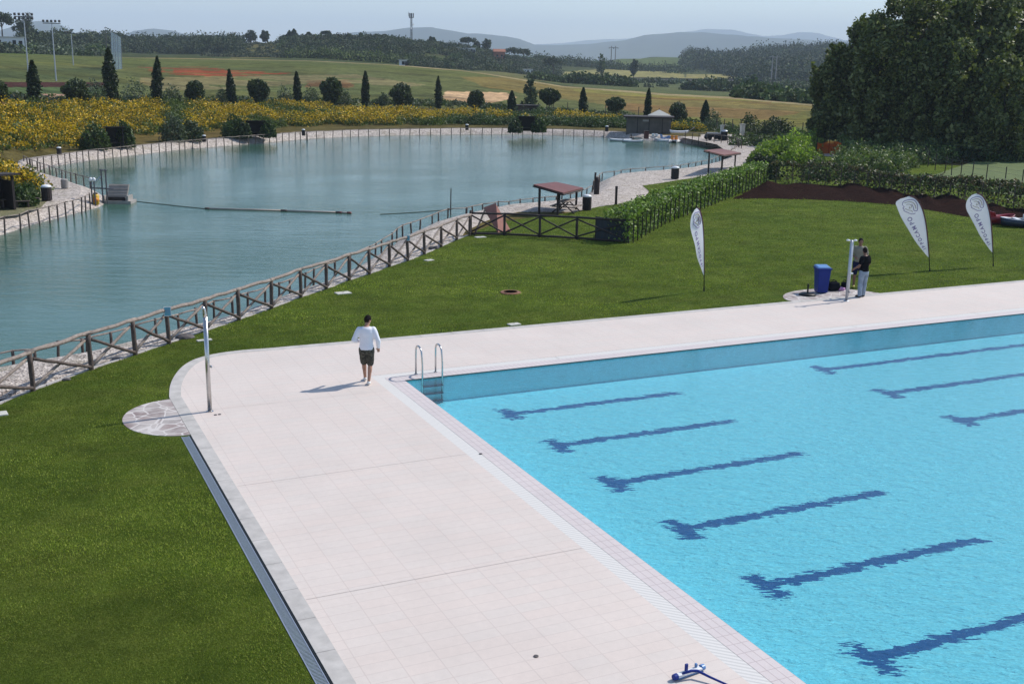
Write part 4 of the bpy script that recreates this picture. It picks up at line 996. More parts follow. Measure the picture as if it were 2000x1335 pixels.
mb = MB(); mb.box((-.35, -.05, 1.55), (.7, .06, .22)); mb.build('sign_board', M['concrete'], t)
p = GP(1031, nodeD(1031, 1)+5); a = math.atan2(p.y-CAM[1], p.x-CAM[0])-math.pi/2
t = box_building('garden_shed', 'small brown shed with dark flat roof up the bank behind the middle hut', 'shed', p, a, 2.6, 2.0, 1.4, 'wood', 'wood_dark', [('door', .5, .55, .7, 1.1)])
# white tent top / pale heap behind the shed
p = GP(1293, nodeD(1293, 1)+2); t = empty('canvas_tent', p, -YAW, 'white pointed canvas top showing above the grey boat shed roof', 'tent')
mb = MB(); mb.v = [(-1.6, -1.2, 1.35), (1.6, -1.2, 1.3), (1.6, 1.2, 1.3), (-1.6, 1.2, 1.35), (-.2, 0, 2.15), (-1.6, -1.2, 1.2), (1.6, -1.2, 1.15), (1.6, 1.2, 1.15), (-1.6, 1.2, 1.2)]
mb.f = [(0, 1, 4), (1, 2, 4), (2, 3, 4), (3, 0, 4), (0, 5, 6, 1), (1, 6, 7, 2), (2, 7, 8, 3), (3, 8, 5, 0)]; mb.mi = [0]*8; mb.build('canopy', M['slab'], t)
for x, y in ((-1.5, -1.1), (1.5, -1.1), (1.5, 1.1), (-1.5, 1.1)): mb = MB(); mb.tube((x, y, -.4), (x, y, 1.28), .04); mb.build('pole', M['mast'], t)
# pale gate posts and parked dark cart at the right end of the lake
for x, y, hh, l in ((1409, 273, 1.5, 'white gate post next to the dark bin at the right lake corner'), (1449, 268, 1.4, 'pale stone gate pillar right of the white gate post')):
    p = P(x, y); t = empty('gate_post', p, 0, l, 'post'); mb = MB(); mb.box((0, 0, hh/2), (.3 if x < 1420 else .5, .3, hh)); bevel(mb.build('pillar', M['cream'], t), .02); mb = MB(); mb.box((0, 0, hh+.04), (.4 if x < 1420 else .62, .4, .08)); mb.build('cap', M['slab'], t)
p = P(1392, 273); t = empty('covered_cart', p, -.2, 'dark low cart with pale rails standing left of the white gate post', 'cart')
mb = MB(); mb.box((0, 0, .55), (1.7, .9, .5), taper=.75); mb.build('body', M['black'], t); mb = MB(); mb.tube((-.9, -.5, .75), (.9, -.5, .7), .035); mb.build('rail', M['white'], t)
for x in (-.55, .55): mb = MB(); mb.tube((x, -.52, .25), (x, -.42, .25), .25, n=16); mb.build('wheel', M['black'], t); mb = MB(); mb.tube((x, .42, .25), (x, .52, .25), .25, n=16); mb.build('wheel', M['black'], t)
# ------------------------------------------------------------------ boats
def hull(mb, L, W, Hh, n=10, z0=0.0):
    secs = []
    for i in range(n+1):
        s = i/n; w = W/2*(1-abs(2*s-1)**3.2)**.6+.02; k = .12*(2*s-1)**2
        secs.append([(L*(s-.5), -w, z0+Hh+k), (L*(s-.5)*.94, -w*.72, z0+.06+k*.4), (L*(s-.5)*.9, 0, z0+k*.3), (L*(s-.5)*.94, w*.72, z0+.06+k*.4), (L*(s-.5), w, z0+Hh+k), (L*(s-.5)*.97, w*.8, z0+Hh+k-.03), (L*(s-.5)*.9, w*.6, z0+Hh*.45), (L*(s-.5)*.9, -w*.6, z0+Hh*.45), (L*(s-.5)*.97, -w*.8, z0+Hh+k-.03)])
    m = len(secs[0]); vs = [p for s in secs for p in s]
    fs = [(i*m+j, i*m+(j+1) % m, (i+1)*m+(j+1) % m, (i+1)*m+j) for i in range(n) for j in range(m)]+[tuple(range(m)), tuple(reversed(range(n*m, n*m+m)))]
    return mb.add(vs, fs)
def pedal_boat(px, py, z, rz, label, hm, sm, s=1.0):
    t = empty('pedal_boat', P(px, py, z), rz, label, 'pedal boat', 'boats moored by the grey shed' if z < 0 else None)
    for y in (-.42, .42):
        mb = MB(); hull(mb, 2.3, .42, .34, 10, -.08); q = mb.build('float', M[hm], t, True); q.location = (0, y, 0)
    mb = MB(); mb.box((.1, 0, .24), (1.5, .7, .1)); bevel(mb.build('deck', M[hm], t), .02)
    for y in (-.22, .22):
        mb = MB(); mb.box((-.3, y, .36), (.42, .34, .1)); mb.box((-.52, y, .58), (.09, .34, .42), rot=Matrix.Rotation(R(-15), 3, 'Y')); bevel(mb.build('seat', M[sm], t), .03)
    mb = MB(); mb.lathe([(.26, .0), (.26, .18)], (0, 0, 0), 14); w_ = mb.build('paddle_housing', M[sm], t); w_.rotation_euler = (R(90), 0, 0); w_.location = (.35, .09, .38)
    t.scale = (s, s, s); return t
pedal_boat(1283, 274, ZW, .5, 'white and grey pedal boat left among the boats by the shed', 'white', 'white')
pedal_boat(1300, 276, ZW, -.3, 'white pedal boat with pale blue seats in the middle of the group', 'white', 'blue_lid')
pedal_boat(1318, 278, ZW, .8, 'white pedal boat with bright orange seats at the right of the group', 'white', 'orange')
def canoe(px, py, z, rz, L, label, m='white', roll=0, name='flat_boat', W=.8):
    t = empty(name, P(px, py, z), rz, label, 'boat'); mb = MB(); hull(mb, L, W, .26, 12, -.06); q = mb.build('hull', M[m], t, True); q.rotation_euler = (roll, 0, 0)
    for x in (-L*.22, L*.2): mb = MB(); mb.box((x, 0, .15), (.24, W*.72, .035)); k = mb.build('thwart', M['wood'], t); k.rotation_euler = (roll, 0, 0)
    return t
canoe(1212, 275.5, ZW, -.5, 2.6, 'left flat white boat floating at the far shore'); canoe(1236, 277.5, ZW, -.55, 2.4, 'second flat white boat just left of the pedal boats'); canoe(1256, 273, ZW, -.4, 2.2, 'pale small boat tied between the flat boats and the pedal boats', 'cream')
t = canoe(1326, 265, .02, -.45, 2.2, 'white and blue boat lying on the path behind the orange pedal boat', 'white'); t.location.z = .35
for x, m, l in ((1262, 'roof_red', 'dark red box standing at the landing stage left of the pedal boats'),):
    p = P(x, 271, -.1); t = empty('landing_box', p, -.4, l, 'box'); mb = MB(); mb.box((0, 0, .4), (.5, .4, .8)); bevel(mb.build('body', M[m], t), .02); mb = MB(); mb.box((0, 0, .83), (.56, .46, .06)); mb.build('lid', M['wood_dark'], t)
t = empty('landing_stage', P(1258, 272.5, ZW), -.45, 'low pale wooden landing stage beside the moored boats', 'jetty')
mb = MB()
for k in range(16): mb.box((-1.6+k*.22, 0, .28), (.2, 1.0, .04))
mb.build('planking', M['rail'], t)
for x in (-1.5, 0, 1.6):
    for y in (-.42, .42): mb = MB(); mb.tube((x, y, -.6), (x, y, .55), .05); mb.build('pile', M['wood'], t)
p = P(1341, 268, 0); t = empty('boat_ramp_oar', p, 0, 'pale long oar leaning in front of the broom right of the boats', 'oar'); mb = MB(); mb.tube((-.5, 0, .15), (.75, 0, .95), .03); mb.build('shaft', M['pipe'], t); mb = MB(); mb.box((.85, 0, 1.02), (.35, .03, .14), rot=Matrix.Rotation(R(-32), 3, 'Y')); mb.build('blade', M['pipe'], t)

# boats at the soil bank on the right
t = empty('red_pedal_boat', P(1948, 437), -.38, 'dark red plastic boat resting on grass at the soil edge behind the right flag', 'boat')
mb = MB(); hull(mb, 1.75, .95, .42, 12, .0); mb.build('hull', M['red'], t, True)
for y in (-.2, .2): mb = MB(); mb.box((-.15, y, .40), (.36, .32, .08)); mb.box((-.34, y, .53), (.07, .32, .26), rot=Matrix.Rotation(R(-20), 3, 'Y')); bevel(mb.build('seat', M['red'], t), .03)
mb = MB(); mb.tube((.3, -.44, .25), (.3, -.50, .25), .09, n=14); mb.build('plug', M['concrete'], t)
t = empty('grey_boat', P(2003, 443), -.55, 'dark grey blue boat with pale rim cut by the right edge of the photo', 'boat')
mb = MB(); hull(mb, 2.6, 1.0, .34, 12, 0); mb.build('hull', M['navy'], t, True)
mb = MB(); pts = [(1.28*math.cos(a), .47*math.sin(a), .37+.09*abs(math.cos(a))**3) for a in np.linspace(0, 2*math.pi, 30)]; mb.path(pts, .03, 6); mb.build('rim', M['galv'], t, True)
mb = MB(); mb.box((-.5, 0, .40), (.22, .9, .05)); mb.box((-.05, .2, .5), (.12, .12, .25)); mb.build('seat', M['white'], t)

# ------------------------------------------------------------------ shower pole (right), shower pole (left)
p = P(1653, 588); t = empty('beach_shower', p, -YAW, 'white steel shower column with two heads beside the men and the blue bin', 'shower')
mb = MB(); mb.tube((0, 0, 0), (.0, 0, 2.12), .05, .045, 16); mb.build('column', M['galv'], t, True)
mb = MB(); mb.tube((.055, 0, .2), (.055, 0, 2.08), .018, n=8); mb.build('pipe', M['white'], t, True)
mb = MB(); mb.lathe([(.10, 0), (.10, .012), (.06, .03)], n=18); mb.build('base_plate', M['galv'], t)
for s in (-1, 1):
    mb = MB(); mb.tube((0, 0, 2.08), (s*.11, 0, 2.12), .016); f = mb.build('arm', M['white'], t); mb = MB(); mb.lathe([(.03, 2.09), (.06, 2.10), (.065, 2.13), (.02, 2.15)], (s*.125, 0, 0), 14); mb.build('shower_head', M['white'], f, True)
mb = MB(); mb.box((.085, -.03, .98), (.10, .06, .045)); mb.build('tap', M['white'], t); mb = MB(); mb.lathe([(.03, .3), (.045, .32), (.03, .34)], (.07, -.05, 0), 12); mb.build('foot_tap', M['steel'], t)
p = P(410, 803); t = empty('steel_shower', p, .2, 'tall brushed steel shower pole at the rounded left end of the deck', 'shower')
mb = MB(); mb.tube((0, 0, 0), (.0, 0, 2.20), .05, .05, 20); mb.build('column', M['steel'], t, True)
mb = MB(); mb.path([(0, 0, 2.18), (-.008, 0, 2.30), (-.02, 0, 2.38), (-.05, .0, 2.44)], [.05, .045, .038, .028], 16); mb.build('curved_top', M['steel'], t, True)
mb = MB(); mb.lathe([(.085, 0), (.085, .01), (.06, .02)], n=20); mb.build('base_ring', M['steel'], t)
mb = MB(); mb.lathe([(.02, 0), (.035, .02), (.02, .04)], n=12); q = mb.build('push_button', M['galv'], t); q.location = (.055, -.02, 1.05); q.rotation_euler = (0, R(90), 0)

# ------------------------------------------------------------------ pool ladder
t = empty('pool_ladder', (.72, .0, 0), 0, 'steel pool ladder with two curved handrails at the near left corner of the water', 'ladder')
for x in (-.27, .27):
    pts = [(x, .40, 0), (x, .40, .62)]
    for a in np.linspace(0, math.pi, 11)[1:-1]: pts.append((x, .19+.21*math.cos(a)*1.0, .62+.17*math.sin(a)))
    pts += [(x, -.04, .55), (x, -.07, .35), (x, -.07, .0), (x, -.07, -.9)]
    mb = MB(); mb.path(pts, .024, 12); h_ = mb.build('handrail', M['steel'], t, True); mb = MB(); mb.lathe([(.05, 0), (.05, .012), (.03, .02)], (x, .40, 0), 14); mb.build('flange', M['steel'], h_)
for k in range(4): mb = MB(); mb.box((0, -.10, -.20-k*.20), (.54, .10, .035)); mb.build('step', M['navy'], t)

# ------------------------------------------------------------------ things by the shower on the right
p = P(1603, 571); t = empty('wheelie_bin', p, -YAW+.1, 'tall blue plastic bin with a paler lid left of the shower column', 'bin')
mb = MB(); mb.box((0, 0, .44), (.40, .40, .84)); 
for i, v in enumerate(mb.v): mb.v[i] = (v[0]*(1.16 if v[2] > .5 else .92), v[1]*(1.16 if v[2] > .5 else .92), v[2])
bevel(mb.build('body', M['blue_plastic'], t), .02); mb = MB(); mb.box((0, 0, .885), (.53, .52, .05)); bevel(mb.build('rim', M['blue_plastic'], t), .012)
mb = MB(); mb.box((0, .02, .935), (.50, .50, .06), taper=.86, rot=Matrix.Rotation(R(6), 3, 'X')); bevel(mb.build('lid', M['blue_lid'], t), .02)
p = P(1577, 576); t = empty('parasol_base', p, 0, 'black round parasol base with an empty tube on the stone pad', 'parasol base')
mb = MB(); mb.lathe([(.30, .0), (.30, .03), (.22, .075), (.06, .10)], n=28); mb.build('disc', M['black'], t, True); mb = MB(); mb.tube((0, 0, .09), (0, 0, .40), .03, n=12); mb.build('tube', M['black'], t); mb = MB(); mb.tube((.03, 0, .33), (.07, 0, .33), .012); mb.build('screw', M['black'], t)
def bag(px, py, label, sx, sy, sz, mat, handles=True, seed=1):
    p = P(px, py); t = empty('bag', p, -YAW+.2, label, 'bag'); bm = bmesh.new(); bmesh.ops.create_icosphere(bm, subdivisions=3, radius=1); rg = random.Random(seed)
    for v in bm.verts:
        c = v.co; n = 1+.10*math.sin(c.x*5+seed)*math.cos(c.y*4)+.06*math.sin(c.z*9+seed*2)
        v.co = Vector((math.copysign(abs(c.x)**.7, c.x)*sx*n, math.copysign(abs(c.y)**.7, c.y)*sy*n, max(0, (math.copysign(abs(c.z)**.7, c.z)*.5+.48)*sz*n)))
    me = bpy.data.meshes.new('body'); bm.to_mesh(me); bm.free(); me.materials.append(M[mat]); me.polygons.foreach_set('use_smooth', [True]*len(me.polygons)); link('body', me, t)
    if handles:
        for y in (-.06, .06): mb = MB(); mb.path([(sx*.5*math.cos(a), y, sz*.85+.10*math.sin(a)) for a in np.linspace(0, math.pi, 9)], .012, 6); mb.build('handle', M[mat], t, True)
    return t
bag(1626, 567, 'large black sports bag on the ground right of the blue bin', .25, .18, .34, 'black_cloth'); bag(1642, 567, 'small pink and lilac bag between the black bags', .15, .10, .12, 'pink_cloth', False, 3); bag(1650, 564, 'small black rucksack just left of the shower column', .14, .14, .27, 'black_cloth', True, 5)

# ------------------------------------------------------------------ pool cleaning head with pole in the foreground
p = P(1345, 1318); t = empty('pool_cleaning_head', p, 0, 'white pool cleaning head with blue ends and handle lying on the deck at the bottom', 'pool brush')
a = P(1322, 1327)-p; b = P(1372, 1309)-p; d = (b-a).normalized(); ang = math.atan2(d.y, d.x); t.rotation_euler.z = ang; L = (b-a).length
mb = MB(); mb.box((0, 0, .055), (L*1.0, .09, .035), taper=.9); bevel(mb.build('body', M['white'], t), .012)
for s in (-1, 1):
    mb = MB(); mb.tube((s*L*.5-.02*s, 0, .05), (s*L*.5+.045*s, 0, .05), .045, .04, 16); bevel(mb.build('end_wheel', M['blue_lid' if s > 0 else 'blue_plastic'], t), .008)
mb = MB(); mb.box((-.03, .02, .12), (.045, .03, .10)); bevel(mb.build('bracket', M['blue_plastic'], t), .008)
mb = MB(); mb.box((.14, .02, .10), (.03, .035, .05)); bevel(mb.build('clip', M['blue_lid'], t), .006)
mb = MB(); mb.path([(-.16, -.05, .10), (-.02, -.07, .11), (.06, -.10, .10), (.13, -.26, .07), (.22, -.5, .05), (.4, -1.0, .035), (.75, -2.0, .03)], [.016, .02, .02, .016, .014, .014, .014], 10); mb.build('pole', M['blue_plastic'], t, True)
mb = MB(); mb.box((0, 0, .022), (L*.9, .05, .03)); mb.build('bristles', M['blue_lid'], t)

# ------------------------------------------------------------------ feather banners
def banner(px, py, facing, label, top_tip=False, wscale=1.0, lean=R(8)):
    p = P(px, py); t = empty('feather_banner', p, facing, label, 'banner', 'white feather banners on the lawn'); t.rotation_euler.y = -lean
    # local: u to the left is -x, pole at x=0. outline runs up the pole side and back down the free side
    pole = [(0, 0), (0, .5), (.0, 1.0), (-.02, 1.6), (-.06, 2.1), (-.13, 2.5), (-.25, 2.85), (-.42, 3.08), (-.62, 3.14)]
    right = [(-.005, .56), (-.02, 1.0), (-.04, 1.6), (-.085, 2.1), (-.155, 2.5), (-.27, 2.83), (-.43, 3.05), (-.60, 3.13)]
    left = ([(-.93, 3.08), (-1.13, 2.98), (-1.07, 2.80), (-.98, 2.5)] if top_tip else [(-.80, 3.10), (-.97, 2.98), (-1.05, 2.78), (-1.03, 2.55)])+[(-.90, 2.28), (-.72, 1.86), (-.52, 1.42), (-.30, 1.02), (-.12, .72)]
    W = wscale; sag = lambda u, v: .03*math.sin(u*4+v*2.2)+.015*math.sin(v*6)
    # fill between the two sides
    def side(pts, n):
        pts = [Vector((a, b, 0)) for a, b in pts]; return chaikin([tuple(q)[:2] for q in pts], 2)
    rs = side(right, 0); ls = side(list(reversed(left)), 0)
    N_ = 30
    def at(c, s):
        L_ = [0]; 
        for a, b in zip(c[:-1], c[1:]): L_.append(L_[-1]+math.hypot(b[0]-a[0], b[1]-a[1]))
        q = s*L_[-1]; i = max(0, min(len(c)-2, next((k for k in range(len(L_)-1) if L_[k+1] >= q), len(c)-2))); f = (q-L_[i])/(L_[i+1]-L_[i]+1e-9); return (c[i][0]+(c[i+1][0]-c[i][0])*f, c[i][1]+(c[i+1][1]-c[i][1])*f)
    rs = [at(rs, k/N_) for k in range(N_+1)]; ls = [at(ls, k/N_) for k in range(N_+1)]
    K = 8; mb = MB(); tk = .004
    for side_ in (0, 1):
        for k in range(N_+1):
            for j in range(K+1):
                u = rs[k][0]+(ls[k][0]-rs[k][0])*j/K; v = rs[k][1]+(ls[k][1]-rs[k][1])*j/K
                mb.v.append((u*W, sag(u, v)*(j/K)+tk*side_, v))
        n0 = side_*(N_+1)*(K+1)
        for k in range(N_):
            for j in range(K):
                a = n0+k*(K+1)+j; q = (a, a+1, a+K+2, a+K+1); mb.f.append(q if side_ == 0 else tuple(reversed(q))); mb.mi.append(0)
    fab = mb.build('fabric', M['banner'], t, True)
    mb = MB(); mb.path([(u*W, 0, v) for u, v in pole], [.018]*3+[.014, .013, .012, .011, .01, .01], 8); mb.build('pole', M['black'], t, True)
    mb = MB(); mb.path([(u*W+.012, 0, v) for u, v in rs[1:]], .022, 8); mb.build('sleeve', M['maroon'], t, True)
    mb = MB(); mb.tube((0, 0, .0), (0, 0, .12), .028); mb.build('ground_spike', M['black'], t)
    # mirrored lettering (we look at the back), reading upwards along the free edge
    word = 'IPPOCAMPO'; base = Vector((-.13, .92)); tip = Vector((-.66, 2.33)); dr = (tip-base); Lw = dr.length; dr.normalize(); pr_ = Vector((-dr.y, dr.x))
    for i, ch in enumerate(word):
        s = [.02, .09, .19, .30, .42, .53, .66, .80, .92][i]
        cu = bpy.data.curves.new('ch', 'FONT'); cu.body = ch; cu.size = .16+.075*s; cu.extrude = .0015; cu.align_x = 'CENTER'; cu.align_y = 'CENTER'; cu.offset = .004
        ob = bpy.data.objects.new('ch', cu); col.objects.link(ob); bpy.context.view_layer.update()
        me = bpy.data.meshes.new_from_object(ob.evaluated_get(bpy.context.evaluated_depsgraph_get())); bpy.data.objects.remove(ob)
        o2 = base+dr*(s*Lw)
        vs = []
        for v in me.vertices:
            # letter x runs along the word (upwards), mirrored so it reads right from the other side
            q = o2+dr*(v.co.x*1.0)+pr_*(-v.co.y*1.0)*-1
            vs.append((q.x*W, sag(q.x, q.y)*.5-.006+v.co.z*.5, q.y))
        for v, c in zip(me.vertices, vs): v.co = c
        me.materials.append(M['ink']); link('letter', me, fab)
    # horse-head like double line emblem in the head of the banner
    def curve_(pts, r, m, nm):
        c0 = Vector((-.60, 2.70)); mb = MB(); q = chaikin(pts, 2); mb.path([((c0.x+x)*W, sag(c0.x+x, c0.y+y)*.55-.008, c0.y+y) for x, y in q], r, 5); mb.build(nm, M[m], fab, True)
    curve_([(-.28, .12), (-.25, .27), (-.05, .30), (.13, .27), (.24, .12), (.27, -.08), (.24, -.20), (.12, -.17), (.11, -.02), (.05, .10)], .013, 'ink', 'emblem')
    curve_([(-.26, .10), (-.20, .03), (-.28, .01), (-.20, -.07), (-.25, -.10), (-.10, -.20), (.0, -.27), (.10, -.30), (.18, -.27)], .012, 'ink', 'emblem')
    curve_([(-.20, .20), (-.02, .22), (.10, .17), (.18, .04), (.20, -.10)], .011, 'ink_gold', 'emblem'); curve_([(-.14, .12), (-.04, .13), (.05, .06), (.03, -.04), (-.05, -.06), (-.02, .02)], .010, 'ink_gold', 'emblem')
    curve_([(-.18, -.03), (-.06, -.12), (.04, -.14), (.08, -.22)], .010, 'ink_gold', 'emblem')
    return t
banner(1375, 568, R(28), 'white feather banner nearest to the pool corner, standing alone left of the men', wscale=.95, lean=R(6))
banner(1816, 530, R(-20), 'white feather banner with a pointed flapping tip, just right of the men', True, 1.12, R(9))
banner(1940, 520, R(-16), 'white rounded feather banner farthest right, in front of the red boat', wscale=1.06, lean=R(9))

# hydrophane bench pieces, ropes on the left spit
for (x, y, l, w_) in ((45, 404, 'small low bench of dark wood at the grass verge on the spit', .7), (68, 398, 'second tiny bench closer to the barrel bin on the spit', .5)):
    t = empty('low_bench', P(x, y), -.1, l, 'bench'); mb = MB(); mb.box((0, 0, .30), (w_, .22, .05)); mb.build('seat', M['wood'], t)
    for s in (-1, 1): mb = MB(); mb.box((s*w_*.38, 0, .14), (.07, .18, .28)); mb.build('leg', M['wood'], t)
for k, (x, y, r_, l) in enumerate(((361, 659, .17, 'dark grey rock on the gravel strip beside the blue notice'), (847, 485, .16, 'dark round rock by the far end of the log fence'), (226, 700, .07, 'small dark stone under the log fence braces'), (130, 741, .07, 'small dark stone on the gravel near the left edge'))):
    bm = bmesh.new(); bmesh.ops.create_icosphere(bm, subdivisions=2, radius=r_)
    for v in bm.verts: v.co = Vector((v.co.x*1.6, v.co.y, max(-.02, v.co.z*.7)))*random.uniform(.9, 1.1)
    me = bpy.data.meshes.new('rock'); bm.to_mesh(me); bm.free(); me.materials.append(M['stone']); o = link('rock', me); o.location = P(x, y); tag(o, l, 'rock')
# ------------------------------------------------------------------ masses of leaves
def dome(n, rng, squash=1.0):        # template points of a bush of unit radius, standing on z=0
    d = rng.normal(size=(n, 3)); d /= np.linalg.norm(d, axis=1)[:, None]; d[:, 2] = np.abs(d[:, 2])
    lump = 1+.16*np.sin(d[:, 0]*5+d[:, 2]*3)*np.cos(d[:, 1]*5)+.08*np.sin(d[:, 0]*11+d[:, 1]*9)
    return d*(rng.uniform(.35, 1.02, (n, 1))**.5)*lump[:, None]
def mass(name, label, cat, items, leaf, mat='leaf', kind='stuff', seed=3, var=.3, flower=None, iv=.18):
    """items: (x, y, z, rx, rz, cols, n)"""
    rng = np.random.default_rng(seed); PP = []; CC = []
    for x, y, z, rx, rz, cols, n in items:
        q = dome(n, rng); a = rng.uniform(0, 6.28); c, s = math.cos(a), math.sin(a); ex = rng.uniform(.85, 1.2)
        q = np.c_[(q[:, 0]*c-q[:, 1]*s)*rx*ex, (q[:, 0]*s+q[:, 1]*c)*rx/ex, q[:, 2]*rz*rng.uniform(.9, 1.1)]+np.array([x, y, z-.1*rz])
        PP.append(q); cc = pick(cols, n, rng, var)*rng.uniform(1-iv, 1+iv)
        if flower is not None and cols is flower[0]:
            # blossom sits at the shoot tips, outside and on top; green stems inside
            h = (q[:, 2]-z)/rz; g = rng.uniform(size=n) > np.clip(h*1.9-.1, .08, .95)*rng.uniform(.6, .97); cc[g] = pick(flower[1], int(g.sum()), rng, .3)
        CC.append(cc)
    pts = np.concatenate(PP); cl = np.concatenate(CC)
    me = arr_mesh(name, [leaf_arrays(pts, cl, leaf, rng)], M[mat])
    o = link(name, me); tag(o, label, cat, kind=kind); return o
rg = np.random.default_rng(21)
def at_az(px, D, jx=0): 
    p = GP(px, D); return p.x, p.y, p.z

# broom-covered bank behind the far path
G_BR = [(.085, .12, .022), (.12, .15, .028), (.06, .09, .02)]
YEL = [(.50, .32, .010), (.60, .40, .012), (.38, .25, .014)]
items = []
for _ in range(1250):
    px = rg.uniform(-260, 1245); t = rg.uniform(0.0, 1)**.9
    a = azof(px); d0 = np.interp(a, TAZ, TD[:, 0]); d2 = np.interp(a, TAZ, TD[:, 2])
    if px > 640: t = t*.72
    D = d0+1.0+(d2-d0-3)*t; x, y, z = at_az(px, D)
    if min(np.hypot(shore[:, 0]-x, shore[:, 1]-y)) < (4.3 if px < 560 else 3.5): continue
    nz = vnoise(x, y, 4.5, 7)+.5*vnoise(x, y, 11, 1)
    green = nz > (.62 if px < 860 else .15) or (px > 860 and t < .25)
    edge_green = (t < .10 and px < 560)
    if edge_green and rg.uniform() < .35: continue
    if abs(px-335) < 22 and t > .1: green = True
    r = rg.uniform(.85, 1.75); rz = r*rg.uniform(.75, 1.0)
    items.append((x, y, z, r, rz, (G_MID if (green and px > 860) else G_BR) if green else YEL, 300))
for px in np.arange(1318, 1378, 5.0):
    for t in (.05, .18, .3): x, y, z = at_az(px+rg.uniform(-3, 3), nodeD(px, 0)+1+t*16); items.append((x, y, z, rg.uniform(.7, 1.1), rg.uniform(.8, 1.3), YEL if rg.uniform() < .7 else G_BR, 130))
mass('broom_bushes', 'yellow flowering broom covering the far bank above the lake path', 'broom', items, .12, flower=(YEL, G_BR), iv=.3)
# broom at the spit, left edge
items = []
for _ in range(46):
    px, py = rg.uniform(-90, 66), rg.uniform(345, 378)
    p = P(px, py, -.02); items.append((p.x, p.y, 0, rg.uniform(.6, 1.0), rg.uniform(1.3, 2.05)*(1 if px < 40 else .65), YEL if rg.uniform() < .75 else G_BR, 420))
for _ in range(14):
    p = P(rg.uniform(18, 62), rg.uniform(385, 402), 0); items.append((p.x, p.y, 0, rg.uniform(.4, .6), rg.uniform(.5, 1.2), G_MID, 300))
mass('broom_clump', 'yellow broom clump on the gravel spit at the left edge', 'broom', items, .10, flower=(YEL, G_BR))

# dark green shrubs near the far huts: things
def shrub(px, py, w, h, label, cols=G_MID, z=0.0, n=1500, leaf=.13, name='shrub', cat='shrub', seed=1, D=None, group=None):
    p = P(px, py, z) if D is None else GP(px, D)
    key = (name, w, h, seed); rng = np.random.default_rng(seed*7+3); q = dome(n, rng)*np.array([w/2, w/2, h])
    me = arr_mesh('foliage', [leaf_arrays(q, pick(cols, n, rng, .3), leaf, rng)], M['leaf'])
    t = empty(name, p, 0, label, cat, group); link('foliage', me, t)
    mb = MB(); mb.tube((0, 0, -.1), (0, 0, h*.5), .05, .03, 6); mb.tube((0, 0, .05), (w*.2, 0, h*.5), .035, .02, 6); mb.build('stem', M['bark'], t); return t
shrub(187, 291, 2.6, 2.1, 'dark green shrub on the left of the small hut across the lake', seed=1, n=2200)
shrub(245, 287, 1.7, 2.2, 'dark green shrub on the right of the small hut across the lake', seed=2)
shrub(460, 268, 2.6, 2.2, 'round dark green shrub left of the wide low hut across the lake', seed=3, n=2200)
shrub(340, 276, 2.4, 2.5, 'grey green shrub among the yellow broom on the far shore', G_OLIVE, seed=4, n=1800)
shrub(374, 274, 2.6, 1.9, 'dull green shrub behind the small white topped bin on the far shore', G_OAK, seed=5, n=1800)
shrub(524, 268, 1.6, 1.7, 'green shrub on the right of the wide low hut across the lake', seed=6)
shrub(1006, 259, 1.6, 1.6, 'dark green shrub at the left side of the middle hut', G_OAK, seed=60)
shrub(1052, 258, 1.7, 1.7, 'green shrub at the right side of the middle hut', G_MID, seed=61)
shrub(478, 269, 1.4, 1.5, 'small dark shrub touching the left side of the wide low hut', G_OAK, seed=62)
shrub(1398, 0, 2.2, 2.6, 'thin grey green young tree right of the last cypress', G_OLIVE, seed=7, D=150, n=700)
shrub(1468, 0, 2.4, 2.5, 'dull green bush standing in the field right of the lake corner', G_OAK, seed=8, D=140, n=1100)
shrub(1522, 0, 4.4, 2.3, 'dark rounded bush in the field left of the big trees', G_DARK, seed=9, D=138, n=2200)
for k, (x, h, w, l) in enumerate(((185, 2.6, 2.6, 'between the first round tree and the second cypress'), (262, 2.9, 3.4, 'between the second and third cypress'), (335, 2.4, 2.6, 'right of the third cypress'), (556, 2.4, 2.6, 'left of the fifth cypress'), (607, 2.6, 2.4, 'right of the fifth cypress'), (672, 2.3, 2.2, 'between the fifth and sixth cypress'), (433, 2.0, 1.8, 'at the foot of the small leaning cypress'), (750, 1.8, 1.8, 'left of the big round tree in mid row'))):
    shrub(x, 0, w, h, 'pale olive shrub in the tree row, '+l, G_OLIVE, seed=20+k, D=nodeD(x, 2)+2, n=700, group='olive shrubs in the tree row', name='olive_shrub')

# ------------------------------------------------------------------ the avenue of cypresses and round oaks
def by_px(px, yt, yb, D=None, dz=0):
    D = D or nodeD(px, 2); 
    p = GT(px, yb, np.interp(azof(px), TAZ, TD[:, 0])+2, 260) if D == 'hit' else GP(px, D)
    top = PD(px, yt, dist(p)).z; return p, top-p.z
cyp = [(65, 118, 203, 23), (215, 93, 203, 27), (304, 110, 206, 21), (452, 136, 199, 17), (581, 140, 200, 15), (713, 139, 207, 15), (857, 149, 211, 14), (1000, 178, 222, 16), (1140, 171, 227, 15), (1267, 172, 228, 13), (1380, 196, 256, 16)]
words = ['first cypress from the left, beside the floodlights', 'tallest cypress, in front of the bluish catch net', 'third dark cypress from the left, alone against the pale stubble', 'small leaning cypress with bushy foot', 'slim cypress left of a big round oak, fifth in the row', 'slim straight cypress in the middle of the row', 'narrow cypress left of the sandy patch', 'short pointed cypress beside the small shed roof', 'ragged narrow cypress right of the oak with bare trunks', 'slim cypress just above the grey boat shed', 'last cypress on the right, beside the lake corner']
